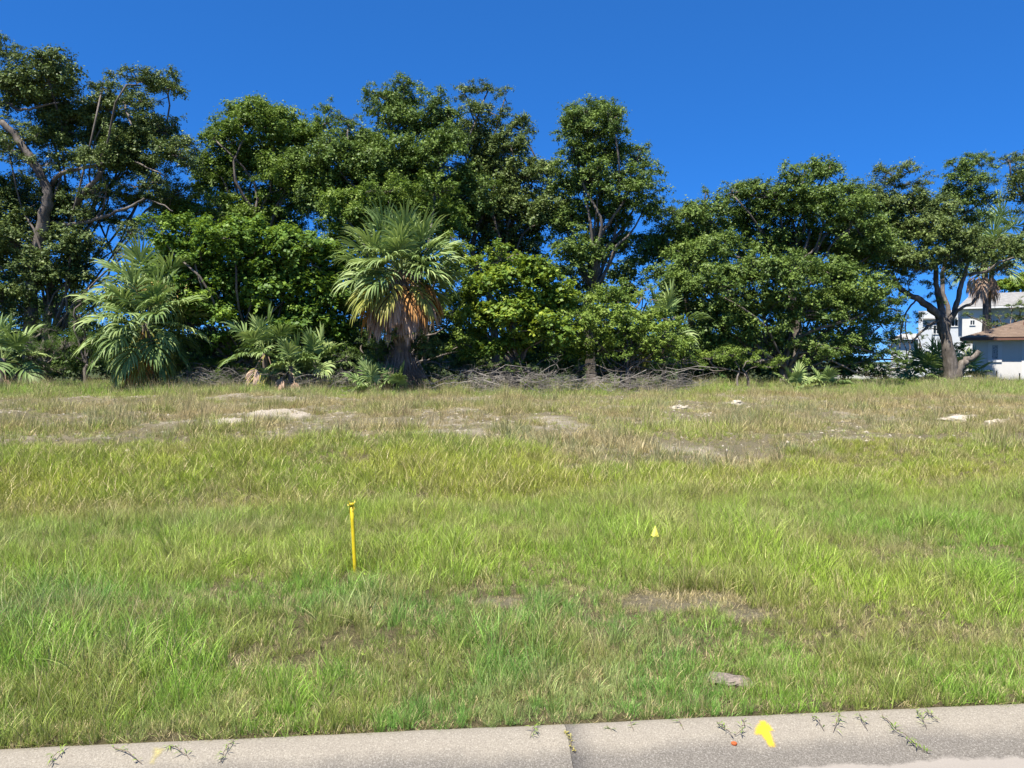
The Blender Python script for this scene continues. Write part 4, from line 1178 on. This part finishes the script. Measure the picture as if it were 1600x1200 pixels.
# ------------------------------------------------------------------ grass
def tuft_mesh(name, rs, nb, h, spread, width, lean, dryfrac=.12, rad=.05, seed_heads=0, segs=4):
    V = []; F = []; T = []; Dr = []
    for b in range(nb + seed_heads):
        stalk = b >= nb
        a = rs.uniform(0, 2 * pi); r = rad * math.sqrt(rs.rand())
        p = np.array([cos(a) * r, sin(a) * r, -.012])
        a2 = a + rs.normal(0, .9)
        H = h * rs.uniform(.45, 1.15) * (1.75 if stalk else 1)
        ln = abs(rs.normal(0, spread)) * (.4 if stalk else 1)
        dv = np.array([cos(a2) * sin(ln), sin(a2) * sin(ln), cos(ln)])
        out = np.array([cos(a2), sin(a2), 0])
        w0 = width * rs.uniform(.6, 1.25) * (.45 if stalk else 1)
        fa = rs.uniform(0, pi); wv = np.array([cos(fa), sin(fa), 0])
        t = rs.rand(); d_ = 1.0 if (rs.rand() < dryfrac or stalk) else rs.uniform(0, .12)
        n0 = len(V); bend = lean * rs.uniform(.4, 1.6)
        for i in range(segs + 1):
            u = i / segs
            w = w0 * (1 - u ** 1.6) if i < segs else .0003
            if stalk and u > .7: w = w0 * 2.2 * (1.15 - u)
            V += [p - wv * w, p + wv * w]; T += [t, t]; Dr += [d_, d_]
            dv = dv + out * bend * .22 * (i + 1) / segs - np.array([0, 0, 1]) * bend * .13 * i / segs; dv /= np.linalg.norm(dv)
            p = p + dv * H / segs
        for i in range(segs): F.append((n0 + 2 * i, n0 + 2 * i + 1, n0 + 2 * i + 3, n0 + 2 * i + 2))
    me = np_mesh(name, np.array(V), np.array(F), {'blade_tone': np.array(T), 'dry': np.array(Dr)})
    me.materials.append(M['grass'])
    return me

def tuft_set(cname, specs, seed):
    c = bpy.data.collections.new(cname)
    for i, sp_ in enumerate(specs):
        me = tuft_mesh('tuft', np.random.RandomState(seed + i), **sp_)
        c.objects.link(bpy.data.objects.new('%s_%02d' % (cname, i), me))
    return c

def scatter(name, coll, pts, rot, scl, kind, tint, label):
    o = instancer(name, coll, pts, rot, scl, kind, ('tint', tint), None, M['grass'])
    return tag(o, label, kind='stuff')

near_c = tuft_set('near_tuft', [
    dict(nb=34, h=.15, spread=.32, width=.0022, lean=.8, dryfrac=.08),
    dict(nb=30, h=.20, spread=.28, width=.0023, lean=1.0, dryfrac=.08),
    dict(nb=26, h=.24, spread=.22, width=.0023, lean=.9, dryfrac=.06, seed_heads=1),
    dict(nb=36, h=.11, spread=.5, width=.0023, lean=.7, dryfrac=.25),
    dict(nb=30, h=.09, spread=1.0, width=.0024, lean=.5, dryfrac=.75),
    dict(nb=22, h=.26, spread=.42, width=.0030, lean=1.5, dryfrac=.1),
    dict(nb=16, h=.07, spread=.9, width=.0042, lean=.4, dryfrac=.1, rad=.03),
    dict(nb=11, h=.085, spread=1.0, width=.0085, lean=.9, dryfrac=.0, rad=.012),
    dict(nb=8, h=.22, spread=.3, width=.0022, lean=.8, dryfrac=.3, rad=.05, seed_heads=4)], 500)
far_c = tuft_set('far_tuft', [
    dict(nb=30, h=.20, spread=.35, width=.0042, lean=.8, dryfrac=.06, rad=.09, segs=3),
    dict(nb=26, h=.28, spread=.28, width=.0042, lean=1.0, dryfrac=.05, rad=.09, segs=3),
    dict(nb=34, h=.14, spread=.6, width=.0042, lean=.7, dryfrac=.35, rad=.10, segs=3),
    dict(nb=30, h=.13, spread=.95, width=.0055, lean=.6, dryfrac=.7, rad=.10, segs=3),
    dict(nb=18, h=.34, spread=.25, width=.005, lean=.6, dryfrac=.3, rad=.08, segs=3, seed_heads=6)], 600)

PAL = dict(green=(.190, .360, .036), blue=(.135, .310, .050), lime=(.310, .430, .040), yel=(.380, .425, .050), olive=(.230, .270, .055), tan=(.50, .40, .22), red=(.37, .22, .14), grey=(.27, .30, .15))
PAL = {k: np.array(v) for k, v in PAL.items()}

def mixa(a, b, t):
    return a * (1 - t[:, None]) + b * t[:, None]

def bareness(x, y):
    m = np.zeros_like(x)
    for (cx, cy, rx, ry) in BARE:
        q = ((x - cx) / rx) ** 2 + ((y - cy) / ry) ** 2
        m = np.maximum(m, 1 - sstep(.4, 1.3, q))
    for (cx, cy, rx, ry, h) in HEAPS:
        q = ((x - cx) / rx) ** 2 + ((y - cy) / ry) ** 2
        m = np.maximum(m, 1 - sstep(.7, 1.5, q + .9 * (fbm(x, y, .3, 3, 2) - .5)) * .97)
    return m

def cand(rs, s0, s1, dens, margin=1.6):
    """random points between two distances from the curb inside a wedge a bit wider than the view"""
    xm = .70 * (s1 + 3.6) + margin
    n = int(2 * xm * (s1 - s0) * dens)
    x = rs.uniform(-xm, xm, n); s = rs.uniform(s0, s1, n); y = s + curb_y(x)
    k = np.abs(x) < .70 * y + margin
    return x[k], y[k], s[k]

def place(rs, x, y, scale, tilt=.12):
    n = len(x); z = ground_z(x, y)
    rot = np.stack([rs.normal(0, tilt, n), rs.normal(0, tilt, n), rs.uniform(0, 2 * pi, n)], 1)
    scl = np.stack([scale * rs.uniform(.85, 1.2, n)] * 2 + [scale * rs.uniform(.75, 1.25, n)], 1)
    return np.stack([x, y, z], 1), rot, scl

def tint_green(rs, x, y, s):
    """the colour of the growth itself: lush blue-green in the swale, yellower up the bank"""
    n = len(x)
    a = fbm(x, y, 1.7, 41, 4); b = fbm(x, y, .6, 43, 3); c = fbm(x, y, 3.5, 47, 3)
    t = mixa(np.tile(PAL['green'], (n, 1)), PAL['blue'], sstep(.48, .62, a) * (1 - sstep(5.5, 7, s)))
    lush = np.exp(-((x + 1.2) / 2.6) ** 2) * sstep(1.2, 2.5, s) * (1 - sstep(4.6, 6.2, s))
    t = mixa(t, PAL['blue'], lush * .4)
    t = mixa(t, PAL['lime'], sstep(.50, .66, c) * .7)
    t = mixa(t, PAL['yel'], sstep(4.6, 7.5, s) * (.40 + .5 * sstep(.4, .6, a)))
    t = mixa(t, PAL['olive'], sstep(.55, .68, b) * .7 * (1 - .7 * sstep(4.5, 6.5, s)))
    brown = sstep(.58, .70, fbm(x, y, .45, 51, 4)) * .7
    band = np.exp(-((s - 6.9 - .06 * x) / .55) ** 2) * (1 - sstep(-3.5, -1.2, x)) * sstep(.35, .6, fbm(x, y, 1.2, 53, 3))
    t = mixa(t, PAL['red'] * 1.1, np.clip(band * .5, 0, 1)); t = mixa(t, PAL['tan'], np.clip(brown * .5 * (1 - .6 * sstep(4.5, 6.5, s)), 0, 1))
    t = mixa(t, PAL['tan'], np.clip(bareness(x, y) * .75, 0, 1))
    odd = rs.rand(n)
    t = mixa(t, PAL['olive'] * .8, (odd < .16) * .8); t = mixa(t, PAL['tan'] * .85, (odd > .93) * .7)
    mott = sstep(.56, .68, fbm(x, y, .35, 57, 3)) * sstep(4, 6, s)
    t = mixa(t, np.array([.27, .22, .10]), mott * .55 * (.6 + .4 * sstep(0, 5, x)))
    return np.clip(t * rs.uniform(.72, 1.22, (n, 1)), 0, 1), brown

rs = np.random.RandomState(8)
X, Y, S, K, SCL = [], [], [], [], []
x, y, s = cand(rs, .022, 3.2, 640); hgt = fbm(x, y, 1.1, 61, 4); hgt2 = sstep(.35, .65, hgt)
ba = bareness(x, y)
slab_ = G(1138, 1066); on_slab = ((x - slab_.x) / .11) ** 2 + ((y - slab_.y) / .09) ** 2 < 1
keep = ~on_slab
edge = sstep(.0, .9, s)
keep &= rs.rand(len(x)) < 1 - .35 * edge
sc_ = (.48 + .38 * edge) * (.55 + .60 * hgt2) * (1 - .35 * ba)
thatch = .30 - .12 * edge + .16 * (1 - hgt2) + ba * .6
kd = np.where(rs.rand(len(x)) < thatch, 4, np.where(rs.rand(len(x)) < .34, 3, rs.choice([0, 1, 2, 5, 0, 1], len(x))))
kd = np.where((s < .35) & (rs.rand(len(x)) < .22), 6, kd)
for q, v in zip((X, Y, S, K, SCL), (x, y, s, kd, sc_)): q.append(v[keep])
xe = rs.uniform(-4, 5, 230); se = rs.uniform(-.015, .02, 230)
for q, v in zip((X, Y, S, K, SCL), (xe, se + curb_y(xe), se, rs.choice([0, 3, 3, 4], 230), rs.uniform(.25, .62, 230))): q.append(v)
x, y, s = cand(rs, .022, .75, 700); ba = bareness(x, y); on_slab = ((x - slab_.x) / .11) ** 2 + ((y - slab_.y) / .09) ** 2 < 1
keep = ~on_slab & (rs.rand(len(x)) < 1 - .5 * sstep(.3, .75, s))
kd = rs.choice([0, 1, 3, 3, 4, 6, 0, 4], len(x)); sc_ = np.full(len(x), .46) + .15 * sstep(.05, .5, s)
for q, v in zip((X, Y, S, K, SCL), (x, y, s, kd, sc_)): q.append(v[keep])
x, y, s = cand(rs, 3.2, 6.6, 300); hgt2 = sstep(.35, .65, fbm(x, y, 1.1, 61, 4))
ba = bareness(x, y)
keep = np.ones(len(x), bool)
sc_ = (.62 + .52 * hgt2) * (1 - .4 * ba)
kd = np.where(rs.rand(len(x)) < .14 + .6 * ba, 4, np.where(rs.rand(len(x)) < .2, 3, rs.choice([0, 1, 2, 5, 1], len(x))))
for q, v in zip((X, Y, S, K, SCL), (x, y, s, kd, sc_)): q.append(v[keep])
x, y, s, kd, sc_ = map(np.concatenate, (X, Y, S, K, SCL))
kd = np.where(rs.rand(len(x)) < .022, 7, np.where(rs.rand(len(x)) < .03, 8, kd))
st_ = G(555, 895); hide = (np.abs(x - st_.x * y / st_.y) < .13) & (y > st_.y - .55) & (y < st_.y + .04)
sc_ = np.where(hide, sc_ * .42, sc_)
pts, rot, scl = place(rs, x, y, sc_)
# blades that lean out over the curb
ro_ = s < .022
rot[ro_] = np.stack([rs.uniform(.5, 1.35, ro_.sum()), rs.normal(0, .4, ro_.sum()), rs.uniform(-.9, .9, ro_.sum())], 1)
pts[ro_, 2] += .012
ti, _ = tint_green(rs, x, y, s)
print('near tufts', len(x))
scatter('meadow_grass', near_c, pts, rot, scl, kd, ti, 'green uncut grass covering the near verge down into the swale')

x, y, s = cand(rs, 6.3, 10.6, 170); hgt2 = sstep(.35, .65, fbm(x, y, 1.4, 63, 4))
edgeN = field_edge(x, y) + .35
keep = (rs.rand(len(x)) > bareness(x, y) * .9) & (rs.rand(len(x)) > sstep(-.35, .45, s - edgeN))
x, y, s, hgt2 = x[keep], y[keep], s[keep], hgt2[keep]
pts, rot, scl = place(rs, x, y, (.55 + .50 * hgt2) * (1 - .22 * sstep(-1, 4, x)))
ti, _ = tint_green(rs, x, y, s)
kd = np.where(rs.rand(len(x)) < .07, 3, rs.choice([0, 1, 1, 0, 1, 2, 0, 0], len(x)))
print('bank tufts', len(x))
scatter('bank_grass', far_c, pts, rot, scl, kd, ti, 'yellow-green taller grass on the far bank of the swale')

x, y, s = cand(rs, 7.0, 31, 84, 6)
nn = fbm(x, y, 1.0, 71, 4); sm = sand_mask(x, y)
dens = sstep(.36, .54, nn) * .95 + .48
dens = dens * (1 - .45 * sstep(.35, .7, sm)) * (1 - bareness(x, y) * .93) * sstep(-.7, .5, s - field_edge(x, y))
tree_edge = sstep(21.5, 24.5, s)
dens = np.maximum(dens, tree_edge * .95)
keep = rs.rand(len(x)) < dens
x, y, s, nn, tree_edge = x[keep], y[keep], s[keep], nn[keep], tree_edge[keep]
n = len(x)
a = fbm(x, y, 1.6, 73, 4); b = fbm(x, y, 2.4, 75, 4)
ti = mixa(np.tile(PAL['grey'], (n, 1)), PAL['olive'], sstep(.4, .6, a))
ti = mixa(ti, PAL['red'], sstep(.50, .64, b) * .6)
ti = mixa(ti, PAL['olive'], (rs.rand(n) < .3) * .9)
ti = mixa(ti, PAL['tan'], sstep(.48, .66, fbm(x, y, .7, 79, 3)) * .75)
ti = mixa(ti, PAL['lime'], sstep(.55, .7, fbm(x, y, 1.9, 81, 3)) * .6)
ti = mixa(ti, PAL['green'] * 1.2, tree_edge * .65)
ti = np.clip(ti * rs.uniform(.75, 1.25, (n, 1)), 0, 1)
kd = np.where(rs.rand(n) < .40 * (1 - tree_edge), 3, rs.choice([0, 2, 2, 4, 1], n))
pts, rot, scl = place(rs, x, y, (.40 + .62 * sstep(.42, .68, nn)) * (1 + .25 * tree_edge))
print('field tufts', n)
scatter('dry_weeds', far_c, pts, rot, scl, kd, ti, 'sparse dry reddish and grey-green weeds on the sandy rise')
# crumbs of sand and small stones lying between the weeds
cr = bpy.data.collections.new('crumb')
import bmesh
for i in range(5):
    rc = np.random.RandomState(40 + i); bm = bmesh.new(); bmesh.ops.create_icosphere(bm, subdivisions=1, radius=.5)
    for v in bm.verts: v.co = Vector((v.co.x * rc.uniform(.6, 1.3), v.co.y * rc.uniform(.6, 1.3), v.co.z * rc.uniform(.3, .8)))
    me = bpy.data.meshes.new('crumb'); bm.to_mesh(me); bm.free(); me.materials.append(M['rock']); cr.objects.link(bpy.data.objects.new('crumb_%02d' % i, me))
x, y, s = cand(rs, 9.4, 26, 60, 4); k = rs.rand(len(x)) < .10 + .9 * sand_mask(x, y) ** 1.2; x, y = x[k], y[k]
pts, rot, scl = place(rs, x, y, rs.uniform(.02, .09, len(x)) * rs.rand(len(x)) + .012, .5)
print('crumbs', len(x))
tag(instancer('sand_crumbs', cr, pts, rot, scl, rs.randint(0, 5, len(x)), ('tint', np.ones((len(x), 3))), None, M['rock']), 'crumbs of pale sand and small stones strewn over the dry rise', kind='stuff')
# grass floor under and behind the trees and towards the right-hand houses
x = rs.uniform(-32, 48, 9000); y = rs.uniform(31, 66, 9000)
k = np.abs(x) < .72 * y + 3; x, y = x[k], y[k]
pts, rot, scl = place(rs, x, y, np.full(len(x), 1.1))
ti = np.clip(mixa(np.tile(PAL['olive'], (len(x), 1)), PAL['green'], rs.rand(len(x))) * rs.uniform(.7, 1.1, (len(x), 1)), 0, 1)
scatter('woodland_grass', far_c, pts, rot, scl, rs.choice([0, 1, 2], len(x)), ti, 'green ground cover under the trees and towards the houses')

# ------------------------------------------------------------------ single weeds and runners on the curb
cm = Matrix.Translation((0, 3.33, 0)) @ Matrix.Rotation(ANG, 4, 'Z')
cmi = cm.inverted()
def curb_z(yl):
    pr = sorted(CURB_PROF[1:11]); return float(np.interp(yl, [p[0] for p in pr], [p[1] for p in pr]))
def on_curb(px, py):
    """photo pixel -> point on the curb surface (world)"""
    a, b = ray(px, py); best = None
    for d in np.arange(2.4, 4.2, .004):
        p = Vector((a * d, d, EYE + b * d)); l = cmi @ p
        z = curb_z(min(l.y, .02)) if l.y < .02 else float(ground_z(p.x, p.y))
        if p.z <= z: return Vector((p.x, p.y, z))
    return p

def runner(name, label, pl, seed, leafn=12, tone=.5, lift=.02, mat='weed', group=None, ll=(.02, .05)):
    rs = np.random.RandomState(seed)
    P3 = [on_curb(*p) + Vector((0, 0, .004 + lift * sin(pi * (i / max(1, len(pl) - 1)) * .9 + .2))) for i, p in enumerate(pl)]
    c = P3[0].copy()
    root = empty(name, c); tag(root, label, 'grass', group)
    q = []
    for i in range(len(P3) - 1):
        for t in (0, .33, .66): q.append(P3[i].lerp(P3[i + 1], t) - c + Vector(rs.normal(0, .002, 3)))
    q.append(P3[-1] - c)
    mb = MB(); mb.tube([tuple(v) for v in q], list(np.linspace(.0022, .001, len(q))), 5)
    mb.build('stem', M['boot'], root)
    V = []; T = []
    for k in range(leafn):
        t = rs.rand(); i = int(t * (len(q) - 1)); b = q[i]
        a = rs.uniform(0, 2 * pi); L = rs.uniform(*ll); dv = Vector((cos(a), sin(a), rs.uniform(.1, .9))).normalized(); w = Vector((-sin(a), cos(a), 0)) * rs.uniform(.0015, .003)
        V += [b, b + dv * L * .5 - w, b + dv * L + Vector((0, 0, -.3 * L)), b + dv * L * .5 + w]; T += [np.clip(tone + rs.normal(0, .2), 0, 1)] * 4
    me = np_mesh('leaves', np.array([tuple(v) for v in V]), np.arange(len(V)).reshape(-1, 4), {'leaf_tone': np.array(T)})
    link('leaves', me, M[mat], root)
RUN = [
 ('long grass runner reaching diagonally across the curb at the right', [(1378, 1120), (1388, 1132), (1398, 1146), (1412, 1156), (1428, 1168), (1440, 1176), (1452, 1180)], 30),
 ('grass runner beside the long diagonal one, pointing to the right', [(1432, 1114), (1440, 1126), (1448, 1142)], 14),
 ('short grass runner with leafy end right of the diagonal one', [(1445, 1114), (1455, 1125), (1466, 1131)], 14),
 ('thin runner hanging over the curb left of the long diagonal runner', [(1343, 1118), (1346, 1132), (1356, 1145)], 8),
 ('leafy runner creeping down the curb midway between the yellow arrow and the diagonal runner', [(1312, 1118), (1309, 1132), (1302, 1148)], 14),
 ('forked runner just right of the bright yellow arrow', [(1268, 1121), (1278, 1132), (1288, 1145)], 10),
 ('runner curling right around the orange cap', [(1160, 1126), (1163, 1140), (1158, 1150), (1148, 1153)], 10),
 ('runner curling down to the orange cap from its left', [(1120, 1130), (1128, 1142), (1138, 1150), (1146, 1156)], 12),
 ('thin grass blade over the curb left of the orange cap runners', [(1062, 1130), (1068, 1142)], 4),
 ('dark bent grass tip on the curb between the joint weed and the orange cap', [(985, 1132), (990, 1143)], 4),
 ('pair of grass tips over the curb right of the joint weed', [(948, 1136), (955, 1144)], 5),
 ('leafy runner over the curb left of the joint weed', [(834, 1138), (832, 1148), (828, 1155)], 12),
 ('long thin runner crossing the curb right of the faded yellow mark', [(365, 1160), (358, 1172), (350, 1184), (344, 1194)], 16),
 ('sprawling runner just right of the faded yellow mark', [(262, 1168), (278, 1178), (296, 1188)], 14),
 ('runner crossing the curb left of the faded yellow mark', [(180, 1172), (202, 1184), (222, 1197)], 14),
 ('runner near the bottom left corner of the curb', [(100, 1175), (86, 1188), (76, 1199)], 12),
]
for i, (lb, pl, n) in enumerate(RUN):
    runner('grass_runner', lb, pl, 700 + i, n, group='grass runners lying over the curb')
runner('joint_weed', 'small yellowish weed growing out of the crack between two curb sections', [(884, 1146), (889, 1155), (893, 1166), (899, 1178)], 750, 60, .9, .004, 'frond_yellow', ll=(.008, .022))
# a flat orange-brown cap on the curb
g = on_curb(1147, 1163); mb = MB()
mb.tube([tuple(g + Vector((0, 0, -.002))), tuple(g + Vector((0, 0, .004))), tuple(g + Vector((0, 0, .006)))], [.013, .013, .009], 14)
tag(mb.build('orange_cap', M['orange'], smooth=False), 'small round orange disc lying on the curb left of the yellow arrow', 'cap')

# ------------------------------------------------------------------ paint marks on the curb
def paint_mark(name, label, outline, mat, seed):
    """fan of rings so the edge can break up: cover is 1 inside, 0 at the rim"""
    mx_ = sum(p[0] for p in outline) / len(outline); my_ = sum(p[1] for p in outline) / len(outline)
    pts = [cmi @ on_curb(mx_ + (p[0] - mx_) * .86, my_ + (p[1] - my_) * .92) for p in outline]
    xs = [p.x for p in pts]; ys = [p.y for p in pts]
    x0, x1, y0, y1 = min(xs) - .02, max(xs) + .02, min(ys) - .02, max(ys) + .02
    n = 56; gx = np.linspace(x0, x1, n); gy = np.linspace(y0, y1, n); X, Y = np.meshgrid(gx, gy)
    # distance to the outline
    best = np.full(X.shape, 9.0); inside = np.zeros(X.shape, bool)
    for i in range(len(pts)):
        a = pts[i]; b = pts[(i + 1) % len(pts)]
        dx, dy = b.x - a.x, b.y - a.y; t = np.clip(((X - a.x) * dx + (Y - a.y) * dy) / (dx * dx + dy * dy + 1e-12), 0, 1)
        best = np.minimum(best, np.hypot(X - a.x - t * dx, Y - a.y - t * dy))
        cr = ((a.y > Y) != (b.y > Y)) & (X < (b.x - a.x) * (Y - a.y) / (b.y - a.y + 1e-12) + a.x); inside ^= cr
    cover = np.clip(.5 + np.where(inside, best, -best) / .040, 0, 1)
    Z = np.vectorize(curb_z)(np.minimum(Y, .02)) + .0035
    V = np.stack([X, Y, Z], -1).reshape(-1, 3); i = np.arange(n - 1)[:, None] * n + np.arange(n - 1)[None, :]
    F = np.stack([i, i + 1, i + 1 + n, i + n], -1).reshape(-1, 4)
    c = cover.ravel(); F = F[(c[F] > .02).any(1)]
    me = np_mesh(name, V, F, {'cover': c}); o = link(name, me, mat, smooth=True); o.matrix_world = cm
    tag(o, label, 'paint mark')
paint_mark('paint_mark', 'bright yellow sprayed arrow on the curb', [(1186, 1126), (1178, 1138), (1176, 1149), (1188, 1150), (1196, 1160), (1202, 1170), (1214, 1171), (1209, 1155), (1206, 1146), (1212, 1142), (1202, 1132), (1194, 1126)], M['paint'], 1)
paint_mark('paint_mark', 'faded pale yellow paint mark on the left part of the curb', [(240, 1168), (262, 1170), (256, 1178), (246, 1186), (240, 1199), (228, 1199), (234, 1186), (238, 1176)], M['paint_old'], 2)

# ------------------------------------------------------------------ yellow marker stake and flag
g = G(555, 895)
top = P(549.5, 786, g.y + .02)
root = empty('marker_stake', g); tag(root, 'leaning yellow plastic marker pipe with frayed ribbon on top, standing in the grass', 'marker stake')
v = top - g
mb = MB(); r = .0155
mb.tube([(0, 0, -.1), (0, 0, 0), tuple(v * .25), tuple(v * .5), tuple(v * .75), tuple(v)], r, 16)
mb.build('pipe', M['yellow_plastic'], root, smooth=True)
mb = MB(); mb.tube([tuple(v * .955), tuple(v * .985), tuple(v * 1.0), tuple(v * 1.004)], [r * 1.25, r * 1.3, r * 1.2, r * .6], 14); mb.build('pipe_cap', M['yellow_plastic'], root, smooth=True)
rs = np.random.RandomState(5); mb = MB()
for k in range(16):
    a = rs.uniform(0, 2 * pi); p = v * rs.uniform(.94, 1.0) + Vector((cos(a), sin(a), 0)) * r * 1.1; w = Vector((rs.normal(), rs.normal(), rs.normal())).normalized() * .004
    pts = [p]
    dcur = Vector((cos(a), sin(a), rs.uniform(-.3, 1.0))).normalized()
    for i in range(4):
        dcur = (dcur + Vector(rs.normal(0, .7, 3))).normalized(); pts.append(pts[-1] + dcur * rs.uniform(.006, .014))
    for i in range(4): mb.face(pts[i] - w, pts[i] + w, pts[i + 1] + w, pts[i + 1] - w)
for k in range(5):
    p = v * rs.uniform(.84, .97) + Vector((-r * 1.05, -.003, 0)); w = Vector((0, .004, 0)); pts = [p]
    for i in range(5): pts.append(pts[-1] + Vector((rs.uniform(-.004, .003), rs.uniform(-.003, .002), -.012)))
    for i in range(5): mb.face(pts[i] - w, pts[i] + w, pts[i + 1] + w, pts[i + 1] - w)
mb.build('ribbon', M['yellow_tape'], root)

g = G(1024, 862); root = empty('marker_flag', g); tag(root, 'small yellow utility flag folded into a triangle, in the green grass', 'flag')
t_ = P(1024, 821, g.y) - g; lo = P(1027, 838, g.y) - g; k = g.y / FPX
mb = MB(); mb.tube([(0, 0, -.05), (lo.x * .6, 0, lo.z * .6), tuple(t_)], .0016, 6); mb.build('wire', M['wire'], root)
mb = MB()
a_ = t_; b_ = t_ + Vector((-7 * k, -.02, -15 * k)); c_ = t_ + Vector((5.5 * k, -.015, -17 * k)); m_ = t_ + Vector((-1 * k, -.045, -15 * k)); bk = t_ + Vector((1 * k, .03, -16 * k))
for p, q in ((b_, m_), (m_, c_), (c_, bk)):
    mid = (p + q) / 2 + Vector((0, -.004, -.006))
    mb.face(a_, p, mid); mb.face(a_, mid, q)
mb.build('flag', M['yellow_flag'], root)
